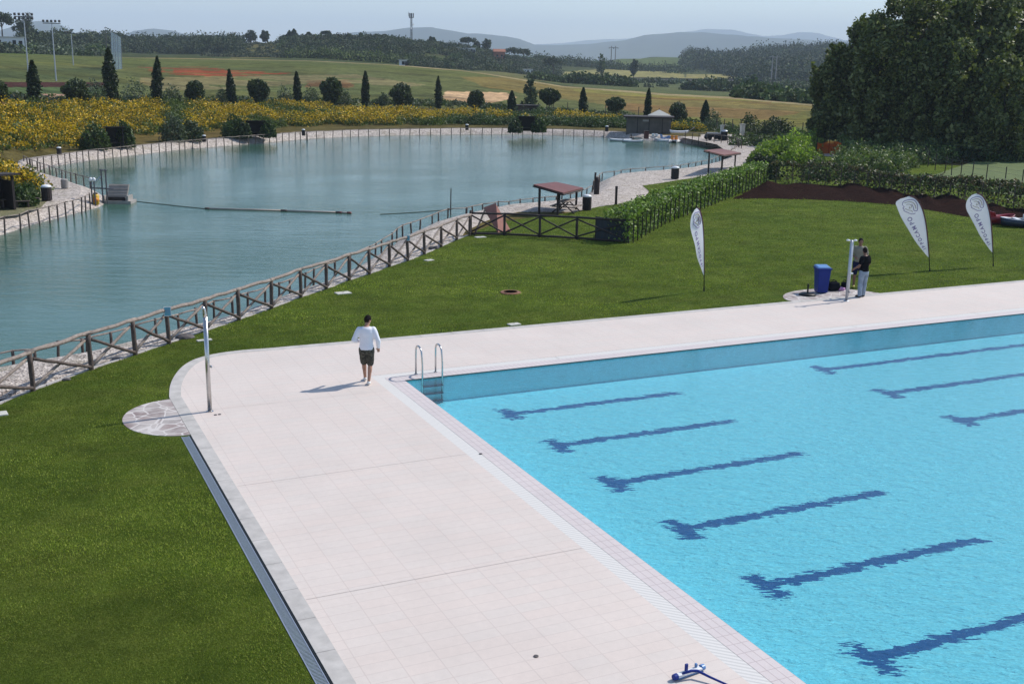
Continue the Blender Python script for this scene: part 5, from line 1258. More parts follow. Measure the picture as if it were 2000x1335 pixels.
for k, ((x, yt, yb, w), l) in enumerate(zip(cyp, words)):
    p, h = by_px(x, yt, yb); ww = w/F*dist(p)*1.0
    t = tree('cypress', l, 'cypress', p-Vector((0, 0, .1)), h+.1, ww, 'cypress', G_CYP, .17, 2600, seed=k % 4, group='cypresses in the row behind the lake')
    t.rotation_euler = (jit(.02), (.06 if k in (2, 3) else -.02 if k == 4 else jit(.02)), jit(3))
oak = [(-4, 155, 208, 34), (148, 148, 203, 48), (380, 152, 200, 42), (504, 148, 199, 40), (648, 147, 204, 39), (784, 157, 209, 46), (930, 172, 214, 38), (1074, 168, 223, 39), (1205, 187, 227, 43), (1327, 195, 240, 38)]
ow = ['round tree cut by the left edge of the photo', 'wide round tree between the first two cypresses', 'round clipped tree right of the third cypress', 'round dark tree left of the fifth cypress', 'tall round tree between the fifth and sixth cypress', 'broadest round tree, in the middle of the row', 'round tree standing in front of the sandy patch', 'round tree on several bare thin trunks', 'wide low round tree left of the cypress above the shed', 'bright green edged round tree at the right end of the row']
for k, ((x, yt, yb, w), l) in enumerate(zip(oak, ow)):
    p, h = by_px(x, yt, yb, D=nodeD(x, 2)-1); ww = w/F*dist(p)
    bare = k in (7, 8)
    t = tree('round_tree', l, 'tree', p, h, ww, 'round', G_OAK if k < 9 else G_MID, .19, 4200, seed=10+k % 4, group='round trees in the row behind the lake', trunk=.26 if bare else .02)
    if bare:
        for j, dx in enumerate((-.12, .10, .2)):
            mb = MB(); mb.tube((dx*1.2, dx*.5, 0), (dx*.8, 0, .42), .012, .01, 6); mb.build('trunk', M['bark'], t)
p, h = by_px(1037, 152, 222, D=nodeD(1037, 2)+3)
tree('poplar_sapling', 'loose grey green feathery tree behind the small brown shed', 'tree', p, h, 40/F*dist(p), 'wispy', [(.10, .13, .075), (.075, .10, .055), (.13, .16, .10)], .17, 2300, seed=31)

# ------------------------------------------------------------------ hilltop trees
hill = [(12, 17, 66, 46, 'umbrella', 'large dark umbrella pine at the top left corner', 'pine_tree'), (56, 25, 70, 42, 'round', 'dark irregular pine behind the left floodlight mast', 'pine_tree'),
 (493, 57, 79, 28, 'round', 'dark tree on the hill, left one of a pair', 'hill_tree'), (521, 57, 79, 20, 'round', 'dark narrow tree on the hill, right one of a pair', 'hill_tree'), (556, 68, 80, 20, 'round', 'low dark tree on the hill left of the spiky trees', 'hill_tree'), (568, 60, 80, 14, 'cypress', 'left one of two spiky dark trees on the hill', 'hill_tree'), (577, 57, 80, 16, 'cypress', 'right one of two spiky dark trees on the hill', 'hill_tree'),
 (605, 62, 77, 13, 'round', 'small dark round tree on the hill, left of the flat topped pine', 'hill_tree'), (639, 59, 77, 22, 'umbrella', 'small flat topped pine standing clear on the hill skyline', 'pine_tree'),
 (683, 66, 80, 20, 'wispy', 'thin pale green tree on the hill skyline, left one', 'hill_tree'), (706, 64, 80, 20, 'wispy', 'thin green tree on the hill skyline, right one', 'hill_tree'), (736, 68, 80, 22, 'round', 'rounded tree on the skyline left of the radio mast', 'hill_tree'), (752, 67, 80, 16, 'round', 'small tree on the skyline nearer the radio mast', 'hill_tree'), (844, 70, 84, 18, 'round', 'round tree on the hill right of the radio mast', 'hill_tree'),
 (914, 70, 96, 34, 'umbrella', 'broad dark pine right above the white house', 'pine_tree'), (931, 77, 98, 16, 'round', 'dark tree between the two pines by the white house', 'hill_tree'), (949, 74, 100, 24, 'round', 'dark tree right of the white house', 'hill_tree'), (1004, 90, 104, 40, 'umbrella', 'low spreading pine right of the reddish house', 'pine_tree'), (1022, 93, 106, 30, 'umbrella', 'second low spreading pine on the falling slope', 'pine_tree'), (1080, 105, 128, 44, 'umbrella', 'wide flat pine group tree at the foot of the hill', 'pine_tree'),
 (1174, 105, 134, 26, 'wispy', 'tall loose tree left of the twin power poles in the valley', 'valley_tree'), (1237, 113, 133, 20, 'round', 'dark tree in the valley right of the twin power poles', 'valley_tree'), (1472, 146, 187, 24, 'wispy', 'tall narrow tree in the valley below the distant wood', 'valley_tree')]
for k, (x, yt, yb, w, kd, l, nm) in enumerate(hill):
    D = nodeD(x, 6) if x < 1050 else (nodeD(x, 5) if x < 1400 else nodeD(x, 4)-10)
    if x < 1050: D -= 10
    if x in (1004, 1022): D -= 60
    p = GP(x, D); top = PD(x, yt, dist(p)).z; h = max(3.5, top-p.z+.5); ww = w/F*dist(p)
    n = 2200 if k < 2 else 900; lf = .35 if k < 2 else .55
    t = tree(nm, l, 'pine' if nm == 'pine_tree' else 'tree', p-Vector((0, 0, .5)), h, ww, kd, G_DARK if kd != 'wispy' else G_MID, lf, n, seed=40+k % 5, trunk=.12 if kd == 'round' else .1)

# ------------------------------------------------------------------ scrub, woods, reeds far off
items = []
def band(n, x0, x1, d0, d1, r, rz, colfn, nl=26, skip=None):
    for _ in range(n):
        px = rg.uniform(x0, x1); t = rg.uniform()
        a = azof(px); D = d0(px)+(d1(px)-d0(px))*t
        x, y, z = at_az(px, D)
        if skip and skip(px, t, x, y): continue
        s = rg.uniform(.55, 1.0)+.45*max(0, vnoise(x, y, 17, 11))+.35*(rg.uniform() < .15); items.append((x, y, z, r*s, rz*s*rg.uniform(.85, 1.1), colfn(px, t), int(nl*(.4+s*s))))
SCRUB = [G_DARK, G_MID, G_OAK, G_OAK, G_DARK]
G_HILL = [(.060, .075, .035), (.085, .095, .045), (.05, .065, .03)]
band(2300, 555, 1090, lambda x: nodeD(x, 5)-4, lambda x: nodeD(x, 6)+15, 3.4, 3.2, lambda x, t: SCRUB[rg.integers(0, 5)] if rg.uniform() < .66 else G_HILL, 90, skip=lambda x, t, a, b: vnoise(a, b, 23, 3)+.5*vnoise(a, b, 9, 6) > .42+.3*(x > 900))
band(260, 395, 560, lambda x: nodeD(x, 5)-4, lambda x: nodeD(x, 6)+15, 2.0, 1.4, lambda x, t: G_HILL, 30)
band(60, 560, 800, lambda x: nodeD(x, 5)-6, lambda x: nodeD(x, 5)+10, 4, 5, lambda x, t: [(.10, .13, .03), (.08, .11, .03)], 60)
mass('hill_scrub', 'dense mixed scrub covering the low hill in the middle distance', 'scrub', items, .48, 'leaf_far', seed=5, var=.12, iv=.42)
items = []
band(900, 60, 470, lambda x: nodeD(x, 5, .25), lambda x: nodeD(x, 6)+25, 4.6, 6.0, lambda x, t: G_DARK if rg.uniform() < .6 else G_OAK, 120)
band(120, -60, 200, lambda x: nodeD(x, 4), lambda x: nodeD(x, 5)-5, 3.6, 3.4, lambda x, t: G_OLIVE if rg.uniform() < .6 else G_MID, 80)
mass('left_wood', 'dark wood along the skyline on the left', 'wood', items, .6, 'leaf_far', seed=6, var=.12, iv=.35)
items = []
band(1500, 1340, 1720, lambda x: 720+max(0, (1440-x))*2.2, lambda x: nodeD(x, 6)+30, 7.5, 11, lambda x, t: G_DARK if rg.uniform() < .6 else G_OAK, 110, skip=lambda x, t, a, b: x < 1440 and t < .15)
mass('distant_wood', 'dark wooded hillside between the valley and the big trees', 'wood', items, .95, 'leaf_far', seed=7, var=.1, iv=.35)
items = []
band(260, 1040, 1345, lambda x: 850, lambda x: 930, 6, 6.0, lambda x, t: G_DARK if rg.uniform() < .5 else G_MID, 50, skip=lambda x, t, a, b: False)
band(170, 1230, 1340, lambda x: 880, lambda x: 930, 5, 5.5, lambda x, t: G_DARK if rg.uniform() < .5 else G_MID, 46)
band(160, 1040, 1620, lambda x: nodeD(x, 4)+20, lambda x: nodeD(x, 5)-20, 3, 2.4, lambda x, t: G_OAK if rg.uniform() < .5 else G_OLIVE, 44)
band(260, 1108, 1228, lambda x: nodeD(x, 4)-30, lambda x: nodeD(x, 4)+15, 3.2, 3.6, lambda x, t: G_MID if rg.uniform() < .7 else G_DARK, 60)
band(90, 1040, 1110, lambda x: nodeD(x, 4)-20, lambda x: nodeD(x, 4)+5, 2.5, 2.2, lambda x, t: G_MID, 50)
band(90, 1340, 1470, lambda x: nodeD(x, 4)-20, lambda x: nodeD(x, 4)+10, 4, 4.0, lambda x, t: G_DARK if rg.uniform() < .5 else G_MID, 60)
band(170, 1450, 1640, lambda x: nodeD(x, 3)-5, lambda x: nodeD(x, 3)+25, 2.6, 2.6, lambda x, t: G_MID, 60)
band(60, 1480, 1620, lambda x: nodeD(x, 4)-10, lambda x: nodeD(x, 4)+60, 4.4, 4.2, lambda x, t: G_OAK, 60)
mass('valley_thicket', 'green reeds and thickets in the valley beyond the brown field', 'thicket', items, .7, 'leaf_far', seed=8, var=.12, iv=.35)
# weeds behind the broom and along the field edge
items = []
band(420, 1240, 1620, lambda x: nodeD(x, 0)+4 if x < 1440 else 118, lambda x: nodeD(x, 2)+3 if x < 1440 else 150, .9, .55, lambda x, t: G_MID if rg.uniform() < .6 else G_HILL, 40)
band(520, -200, 1240, lambda x: nodeD(x, 2)+1, lambda x: nodeD(x, 2)+9, .9, .6, lambda x, t: G_MID if rg.uniform() < .35 else (G_OLIVE if rg.uniform() < .5 else G_HILL), 30)
mass('field_weeds', 'rough weeds and low growth along the foot of the tree row', 'weeds', items, .2, seed=9)

# ------------------------------------------------------------------ hedges
def hedge_mass(name, label, front, width, h, cols, n, leaf, stake=None, stake_every=.85, seed=4, var=.35, net=False):
    """front: foot line picks (viewer's side). leaves fill a box-like body with a ragged top, stakes stand before it"""
    fp = [P(x, y) for x, y in front]; t = empty(name, fp[0], 0, label, 'hedge'); o = fp[0]; rng = np.random.default_rng(seed)
    Ls = [0]
    for a, b in zip(fp[:-1], fp[1:]): Ls.append(Ls[-1]+(b-a).length)
    T_ = Ls[-1]
    def at(s):
        i = max(0, min(len(fp)-2, int(np.searchsorted(Ls, s)-1))); f = (s-Ls[i])/(Ls[i+1]-Ls[i]); d = (fp[i+1]-fp[i]).normalized(); return fp[i].lerp(fp[i+1], f), Vector((-d.y, d.x, 0))
    N_ = int(n*T_); pts = np.empty((N_, 3))
    s = rng.uniform(0, T_, N_); side = rng.uniform(size=N_)
    dep = np.where(side < .45, rng.uniform(0, .25, N_), rng.uniform(0, 1, N_))*width; zz = np.where(side < .45, rng.uniform(.04, 1, N_), np.where(side < .85, rng.uniform(.8, 1.0, N_), rng.uniform(0, 1, N_)))
    hh = h(s/T_) if callable(h) else h
    top = hh*(1+.06*np.sin(s*2.3)+.05*np.sin(s*5.1+1)+rng.uniform(-.05, .08, N_))
    for i in range(N_):
        p, nrm = at(s[i]); pts[i] = (p.x-o.x+nrm.x*dep[i], p.y-o.y+nrm.y*dep[i], zz[i]*top[i])
    pts += rng.normal(size=pts.shape)*.035
    me = arr_mesh('foliage', [leaf_arrays(pts, pick(cols, N_, rng, var), leaf, rng)], M['leaf']); link('foliage', me, t)
    if stake:
        k = int(T_/stake_every)
        for i in range(min(k, 95)):
            p, nrm = at((i+.3)*stake_every); q = p-o-nrm*.12; hs = (h((i+.3)*stake_every/T_) if callable(h) else h)*random.uniform(.78, 1.02)
            mb = MB(); mb.tube(q+Vector((0, 0, -.1)), q+Vector((jit(.04), jit(.04), hs)), .030, .026, 7); mb.build('stake', M[stake], t)
    return t
G_LAUREL = [(.16, .25, .035), (.22, .33, .055), (.09, .15, .025), (.34, .42, .16), (.06, .095, .02)]
hedge_mass('laurel_hedge', 'bright green laurel hedge with upright dark stakes, running from crossed fence to lake corner', [(1229, 475), (1262, 456), (1294, 438), (1328, 424), (1362, 411), (1393, 398), (1425, 385), (1462, 371), (1500, 357)], 1.25, lambda s: 1.30+0*s, G_LAUREL, 950, .085, 'wood_dark', .82, seed=4)
G_FH = [(.026, .042, .013), (.04, .062, .018), (.06, .08, .026), (.12, .085, .05), (.12, .15, .055), (.16, .12, .08)]
hedge_mass('dark_hedge', 'long dark ragged hedge on posts behind the bare soil bank on the right', [(1505, 358), (1560, 360), (1642, 364), (1700, 371), (1752, 379), (1807, 386), (1870, 394), (1934, 402), (2000, 411), (2100, 425), (2300, 455)], .9, lambda s: 1.35+.15*np.sin(s*14), G_FH, 380, .10, 'wood', 1.1, seed=8)
# tall bright bush mass behind the hedge corner
items = []
for x, y, r, h in ((1490, 318, 1.3, 1.2), (1505, 312, 1.5, 1.7), (1522, 310, 1.5, 2.0), (1538, 312, 1.4, 2.1), (1552, 306, 1.5, 2.4), (1566, 302, 1.3, 2.5), (1534, 298, 1.5, 2.1), (1555, 322, 1.4, 1.5), (1575, 318, 1.2, 1.6), (1500, 300, 1.4, 1.1), (1580, 300, 1.2, 2.1)):
    p = P(x, y); items.append((p.x, p.y, 0, r, h, G_BRIGHT, 1500))
mass('bright_bush', 'tall bright green bush mass behind the hedge corner', 'bush', items, .13, 'leaf_sun', kind='thing', seed=12)
items = []
for x, y, r, h in ((1478, 316, .8, .9), (1483, 322, .8, .9), (1508, 340, .5, 1.5), (1510, 350, .45, 1.3)):
    p = P(x, y); items.append((p.x, p.y, 0, r, h, G_DARK, 900))
mass('dark_bush', 'small dark bush at the left foot of the bright bush', 'bush', items, .10, kind='thing', seed=13)
# tall grass and undergrowth between hedge and trees
items = []
G_TALL = [(.11, .16, .045), (.15, .20, .06), (.09, .13, .035), (.18, .20, .085)]
for _ in range(620):
    px, py = rg.uniform(1640, 1930), rg.uniform(286, 340)
    if py > 340-(px-1700)*.16 and px > 1760: continue
    p = P(px, py); items.append((p.x, p.y, 0, rg.uniform(.5, 1.0), rg.uniform(.8, 1.7), G_TALL if rg.uniform() < .75 else G_MID, 130))
for _ in range(220):
    px, py = rg.uniform(1580, 1660), rg.uniform(310, 352)
    if 1600 < px < 1665 and py < 335: continue
    p = P(px, py); items.append((p.x, p.y, 0, rg.uniform(.4, .8), rg.uniform(.4, .9), G_TALL if rg.uniform() < .6 else G_MID, 130))
for _ in range(330):
    px, py = rg.uniform(1800, 2150), rg.uniform(296, 315)
    p = P(px, py); items.append((p.x, p.y, 0, rg.uniform(.7, 1.2), rg.uniform(.9, 2.0), G_MID if rg.uniform() < .5 else (G_DARK if rg.uniform() < .5 else G_TALL), 150))
for _ in range(150):
    px, py = rg.uniform(1660, 2100), rg.uniform(0, 1)
    py = 338+(px-1660)*.09+py*12; p = P(px, py); items.append((p.x, p.y, 0, rg.uniform(.4, .7), rg.uniform(.25, .5), G_TALL, 80))
mass('undergrowth', 'tall grass and undergrowth in front of the big trees', 'undergrowth', items, .13, seed=14)
# field beyond the dark hedge, brighter grass
M['meadow'] = (lambda t: t.principled(t.ramp(t.noise(t.pos(), .8, 6, .7), [(.3, (.055, .095, .016)), (.7, (.105, .140, .032))]), .9, t.noise(t.pos(), 9, 4), .8, .05))(NT('meadow_grass'))
mb = MB(); mb.sheet([tuple(P(x, y, .01)) for x, y in [(1870, 326), (1900, 316), (2300, 312), (2700, 420), (2100, 400), (1900, 370), (1800, 350)]]); tag(mb.build('meadow', M['meadow']), kind='structure')
# orange netting, wire fence posts
t = empty('orange_safety_net', P(1594, 303), 0, 'bright orange plastic safety net by the dirt path left of the big trees', 'net'); o = P(1594, 303)
pts = [P(x, y)-o for x, y in ((1594, 303), (1604, 301), (1618, 300), (1632, 302), (1642, 303))]; mb = MB()
for k, p in enumerate(pts): pass
for j in range(9):
    z = .05+j*.13; mb.path([p+Vector((0, 0, z*(1-.12*math.sin(i*1.7))+.03*math.sin(i*2.9+j))) for i, p in enumerate(pts)], .02, 4)
for i in range(40):
    s = i/39*(len(pts)-1); k = min(int(s), len(pts)-2); p = pts[k].lerp(pts[k+1], s-k); mb.tube(p+Vector((0, 0, .03)), p+Vector((0, 0, 1.08-.12*math.sin(s*1.7))), .016, n=4)
mb.build('netting', M['orange_net'], t)
for p in (pts[0], pts[2], pts[4]): mb = MB(); mb.tube(p, p+Vector((0, 0, 1.5)), .035); mb.build('post', M['wood_dark'], t)
fp = [(1800, 300), (1806, 314), (1812, 326), (1826, 333), (1845, 338), (1858, 343), (1876, 347), (1898, 352), (1925, 357), (1962, 364), (1995, 370), (2040, 378)]; o = P(*fp[0]); t = empty('wire_fence', o, 0, 'line of thin dark posts with wire between dark hedge and meadow', 'fence')
for i, (x, y) in enumerate(fp):
    q = P(x, y)-o; mb = MB(); mb.tube(q, q+Vector((jit(.05), jit(.05), 1.35)), .035); mb.build('post', M['wood_dark'], t)
    if i:
        for z in (.5, .9, 1.2): mb = MB(); mb.tube(pq+Vector((0, 0, z)), q+Vector((0, 0, z)), .007, n=4); mb.build('wire', M['mast'], t)
    pq = q
# field-side fence posts behind the avenue
t = empty('field_fence', GP(1250, nodeD(1250, 2)+4), 0, 'thin posts of a field fence behind the right end of the tree row', 'fence'); o = t.location
for x in (1110, 1150, 1185, 1250, 1290, 1345, 1405, 1420, 1436, 1453, 1500, 1575):
    q = GP(x, (nodeD(x, 2)+4) if x < 1400 else 148)-o; mb = MB(); mb.tube(q, q+Vector((0, 0, 1.5)), .06); mb.build('post', M['wood'], t)

# ------------------------------------------------------------------ the big trees on the right
big = [(1640, 92, 302, 100, 126, 0, 'leftmost of the big dark trees, lower and broad'), (1688, 34, 300, 112, 124, 1, 'second big tree from the left in the dark group'), (1752, -12, 299, 134, 118, 2, 'tall big tree in the left centre of the dark group'),
 (1815, -14, 300, 124, 126, 3, 'tallest tree in the middle of the dark group'), (1880, -10, 300, 122, 118, 1, 'big tree right of the middle of the dark group'), (1935, 2, 299, 110, 124, 0, 'big tree with rounded top near the right edge'), (1992, 62, 300, 120, 120, 2, 'lower big tree cut by the right edge of the photo'),
 (2080, 40, 300, 130, 128, 3, 'big tree just outside the right edge'), (1795, 90, 304, 100, 117, 2, 'shorter leafy tree standing before the group, left of the other short one'), (1872, 80, 303, 110, 114, 0, 'shorter leafy tree standing before the middle of the group'), (1955, 110, 303, 110, 112, 1, 'shorter leafy tree before the right part of the group')]
for k, (x, yt, yb, w, D, s, l) in enumerate(big):
    if x > 2050: continue
    p = PD(x, yb, D); p.z = -.1; h = PD(x, yt, D).z+.1; ww = w*1.28/F*D
    t = tree('big_tree', l, 'tree', p, h, ww, 'big', G_POP, .23, 21000, seed=60+s, group='big dark trees on the right'); t.rotation_euler.z = k*1.3
# ------------------------------------------------------------------ people
M['skin'] = plain('skin', (.36, .19, .125), .55, .08, 8); M['skin_dark'] = plain('tanned_skin', (.20, .10, .065), .55, .08, 8)
M['hair'] = plain('dark_hair', (.012, .008, .007), .8, .3, 40, spec=.1); M['shirt_white'] = plain('white_cotton', (.74, .74, .80), .85, .04, 7)
M['shirt_black'] = plain('black_cotton', (.008, .008, .010), .95, .2, 7, spec=.03); M['shirt_khaki'] = plain('khaki_cotton', (.21, .20, .155), .85, .1, 7)
M['jeans'] = plain('pale_blue_denim', (.22, .28, .36), .85, .25, 9); M['navy_cloth'] = plain('navy_cloth', (.014, .018, .05), .95, .2, 7, spec=.05)
M['camo'] = (lambda t: t.principled(t.mix(t.ramp(t.noise(t.pos(), 22, 2), [(.5, 0.0), (.54, 1.0)]), t.ramp(t.noise(t.pos((1, 1, 1)), 13, 2), [(.45, (.045, .042, .03)), (.5, (.085, .08, .06))]), (.022, .021, .017)), .9))(NT('camouflage_cloth'))
M['shoe_white'] = plain('white_shoe', (.62, .62, .60), .6, .05, 8); M['shoe_dark'] = plain('dark_shoe', (.02, .015, .015), .6, .2, 8); M['shoe_yellow'] = plain('yellow_shoe', (.45, .38, .05), .6, .1, 8)
def ell(mb, c, r, n=14, m=9):
    vs = [(c[0], c[1], c[2]-r[2])]; 
    for i in range(1, m):
        a = math.pi*i/m-math.pi/2
        for k in range(n): b = 2*math.pi*k/n; vs.append((c[0]+r[0]*math.cos(a)*math.cos(b), c[1]+r[1]*math.cos(a)*math.sin(b), c[2]+r[2]*math.sin(a)))
    vs.append((c[0], c[1], c[2]+r[2])); L_ = len(vs)-1
    fs = [(0, 1+(k+1) % n, 1+k) for k in range(n)]+[(1+i*n+k, 1+i*n+(k+1) % n, 1+(i+1)*n+(k+1) % n, 1+(i+1)*n+k) for i in range(m-2) for k in range(n)]+[(1+(m-2)*n+k, 1+(m-2)*n+(k+1) % n, L_) for k in range(n)]
    mb.add(vs, fs)
def limb(mb, pts, rr, n=12):
    P_ = [Vector(pts[0])]; R_ = [rr[0]]
    for i in range(len(pts)-1):
        a, b = Vector(pts[i]), Vector(pts[i+1])
        for s in (.33, .67, 1): P_.append(a.lerp(b, s)); R_.append(rr[i]+(rr[i+1]-rr[i])*s+(.006 if s == .33 else 0))
    mb.path(P_, R_, n)
    for p, r in zip(pts, rr): ell(mb, p, (r, r, r), 10, 6)
def loft(mb, secs, n=18):       # (cx, cy, z, rx, ry)
    vs = [(x+rx*math.cos(2*math.pi*k/n), y+ry*math.sin(2*math.pi*k/n), z) for x, y, z, rx, ry in secs for k in range(n)]; m = len(secs)
    mb.add(vs, [(i*n+k, i*n+(k+1) % n, (i+1)*n+(k+1) % n, (i+1)*n+k) for i in range(m-1) for k in range(n)]+[tuple(reversed(range(n))), tuple(range((m-1)*n, m*n))])
def remeshed(mb, name, mat, parent, vox=.014, smooth=4, extra=None):
    me = mb.mesh(name, mat); o = bpy.data.objects.new('tmp', me); col.objects.link(o)
    r_ = o.modifiers.new('r', 'REMESH'); r_.mode = 'VOXEL'; r_.voxel_size = vox; r_.use_smooth_shade = True
    s = o.modifiers.new('s', 'SMOOTH'); s.iterations = smooth; s.factor = .5
    bpy.context.view_layer.update(); m2 = bpy.data.meshes.new_from_object(o.evaluated_get(bpy.context.evaluated_depsgraph_get())); bpy.data.objects.remove(o)
    m2.materials.clear(); m2.materials.append(mat)
    if extra:
        bm = bmesh.new(); bm.from_mesh(m2); bm.from_mesh(extra.mesh('x', mat)); bm.to_mesh(m2); bm.free()
    m2.polygons.foreach_set('use_smooth', [True]*len(m2.polygons)); m2.name = name
    return link(name, m2, parent)
def hand(mb, w, d, side):          # palm, four unequal bent fingers and a thumb leaving the palm's side
    d = Vector(d).normalized(); s = d.cross(Vector((0, 0, 1))); s = s.normalized() if s.length > .1 else Vector((1, 0, 0)); u = s.cross(d)
    w = Vector(w); mb.path([w, w+d*.03, w+d*.085], [.024, .034, .036], 10)
    for k, L_ in enumerate((.062, .075, .070, .052)):
        b = w+d*.085+s*(k-1.5)*.018; mb.path([b, b+d*L_*.5, b+d*L_*.8-u*.015*1.2, b+d*L_*.9-u*.035], [.0095, .009, .008, .007], 7)
    b = w+d*.03+s*side*.03; mb.path([b, b+s*side*.022+d*.03, b+s*side*.02+d*.055-u*.01], [.012, .010, .008], 7)
def person(label, loc, heading, J, skin, hairm, top, topm, sleeve, bottom, bottomm, shoe, turn=0, bend=0, height=1.0, hair_scale=1.0):
    t = empty('person', loc, heading, label, 'person'); t.scale = (height,)*3
    g = dict(sh_l=(-.19, 0, 1.42), sh_r=(.19, 0, 1.42), el_l=(-.24, -.03, 1.13), el_r=(.24, -.03, 1.13), wr_l=(-.25, .06, .88), wr_r=(.25, .06, .88),
             hip_l=(-.095, 0, .90), hip_r=(.095, 0, .90), kn_l=(-.11, .03, .50), kn_r=(.11, .03, .50), an_l=(-.11, 0, .09), an_r=(.11, 0, .09), head=(0, .03, 1.62))
    g.update(J); H_ = Vector(g['head']); g['sh_l'] = tuple(Vector(g['sh_l'])+Vector((.025, 0, -.015))); g['sh_r'] = tuple(Vector(g['sh_r'])+Vector((-.025, 0, -.015)))
    torso = lambda e: [(0, 0, .86, .14+e, .105+e), (0, 0, .95, .165+e, .12+e), (0, 0, 1.06, .145+e, .10+e), (0, 0, 1.18, .155+e, .10+e), (0, 0, 1.32, .185+e, .115+e), (0, 0, 1.42, .165+e, .10+e), (0, .0, 1.47, .09+e*.5, .075+e*.5)]
    mb = MB(); loft(mb, torso(0)); limb(mb, [(0, 0, 1.42), (H_.x*.5, H_.y*.5, 1.50), (H_.x, H_.y-.01, H_.z-.06)], [.062, .055, .052])
    Rz = Matrix.Rotation(turn, 3, 'Z') @ Matrix.Rotation(-bend, 3, 'X')
    hm = MB(); ell(hm, (0, 0, .02), (.076, .092, .105), 18, 12); ell(hm, (0, .022, -.052), (.056, .066, .062)); 
    hm.path([(0, .085, .035), (0, .108, -.012), (0, .09, -.03)], [.010, .017, .012], 8)
    for s in (-1, 1): ell(hm, (s*.078, -.005, -.01), (.012, .022, .032), 8, 6); ell(hm, (s*.032, .078, .038), (.02, .012, .009), 8, 5)
    ell(hm, (0, .083, -.055), (.026, .012, .010), 8, 5)
    mb.add([H_+Rz @ Vector(v) for v in hm.v], hm.f)
    for s in 'lr':
        sh, el, wr = g['sh_'+s], g['el_'+s], g['wr_'+s]; limb(mb, [sh, el, wr], [.056, .042, .028])
        hp, kn, an = g['hip_'+s], g['kn_'+s], g['an_'+s]; limb(mb, [hp, kn, an], [.088, .058, .038])
        kv, av = Vector(kn), Vector(an); c = av.lerp(kv, .68); ell(mb, (c.x, c.y-.02, c.z), (.052, .055, .12))
        fd = Vector(g.get('ft_'+s, (0, 1, 0))).normalized(); limb(mb, [av+Vector((0, 0, -.02)), av+fd*.08+Vector((0, 0, -.045)), av+fd*.15+Vector((0, 0, -.06))], [.04, .035, .026])
    ex = MB()
    for s, sd_ in (('l', 1), ('r', -1)): d = Vector(g['wr_'+s])-Vector(g['el_'+s]); hand(ex, g['wr_'+s], d+Vector(g.get('hd_'+s, (0, 0, 0))), sd_)
    remeshed(mb, 'body', M[skin], t, .013, 3, ex)
    # hair cap
    hb = MB(); ell(hb, (0, -.014, .030), (.084, .096, .108), 18, 12); vs = []
    bm = bmesh.new(); bm.from_mesh(hb.mesh('h', M[hairm])); bmesh.ops.bisect_plane(bm, geom=bm.verts[:]+bm.edges[:]+bm.faces[:], plane_co=(0, .045, .03), plane_no=(0, .80, -.6), clear_outer=True)
    bmesh.ops.bisect_plane(bm, geom=bm.verts[:]+bm.edges[:]+bm.faces[:], plane_co=(0, 0, -.075), plane_no=(0, 0, -1), clear_outer=True); bmesh.ops.holes_fill(bm, edges=[e for e in bm.edges if e.is_boundary])
    for v in bm.verts: v.co = H_+Rz @ (v.co+Vector((jit(.003), jit(.003), jit(.003))))
    me = bpy.data.meshes.new('hair'); bm.to_mesh(me); bm.free(); me.materials.append(M[hairm]); link('hair', me, t)
    # top
    mb = MB(); sec = torso(.022); lo = .90 if top == 'long' else .92; sec = [q for q in sec if q[2] >= .95]; sec[0] = (0, 0, lo, .168+.018, .125+.018); loft(mb, sec)
    for s in 'lr':
        sh, el, wr = Vector(g['sh_'+s]), Vector(g['el_'+s]), Vector(g['wr_'+s])
        if sleeve == 'long': limb(mb, [sh, el, wr.lerp(el, .06)], [.078, .062, .046])
        else: limb(mb, [sh, sh.lerp(el, .72)], [.074, .068])
    remeshed(mb, 'sweatshirt' if sleeve == 'long' else 't_shirt', M[topm], t, .015, 5)
    # bottoms
    mb = MB(); loft(mb, [(0, 0, .80, .15, .12), (0, 0, .88, .178, .138), (0, 0, .97, .170, .128), (0, 0, 1.0, .165, .125)])
    for s in 'lr':
        hp, kn, an = Vector(g['hip_'+s]), Vector(g['kn_'+s]), Vector(g['an_'+s])
        if bottom == 'shorts': limb(mb, [hp, hp.lerp(kn, .55), hp.lerp(kn, .93)], [.108, .098, .090])
        elif bottom == 'trousers': limb(mb, [hp, kn, an+Vector((0, 0, .0))], [.108, .082, .074])
    remeshed(mb, 'shorts' if bottom == 'shorts' else 'trousers', M[bottomm], t, .015, 4)
    for s in 'lr':
        av = Vector(g['an_'+s]); fd = Vector(g.get('ft_'+s, (0, 1, 0))).normalized(); mb = MB()
        limb(mb, [av-fd*.03+Vector((0, 0, -.035)), av+fd*.08+Vector((0, 0, -.048)), av+fd*.165+Vector((0, 0, -.055))], [.045, .042, .034]); remeshed(mb, 'shoe', M[shoe], t, .012, 2)
    return t
# man in white, walking away, head bowed to the right, hands in front of him
pm = P(717, 750); 
person('man in a white long sleeved top and camouflage shorts walking beside the pool corner', (pm.x, pm.y, 0), -YAW+.10,
  dict(el_l=(-.305, -.07, 1.15), wr_l=(-.17, .20, 1.06), el_r=(.285, -.06, 1.13), wr_r=(.285, .12, .91), sh_l=(-.195, 0, 1.41), sh_r=(.195, 0, 1.41), hip_r=(.09, 0, .9), hip_l=(-.09, 0, .9),
       kn_r=(.085, .08, .50), an_r=(.045, -.06, .095), kn_l=(-.075, .14, .52), an_l=(-.055, .30, .10), ft_r=(.1, 1, 0), ft_l=(-.05, 1, .05), head=(.035, .085, 1.605)),
  'skin', 'hair', 'long', 'shirt_white', 'long', 'shorts', 'camo', 'shoe_white', turn=-.75, bend=.45)
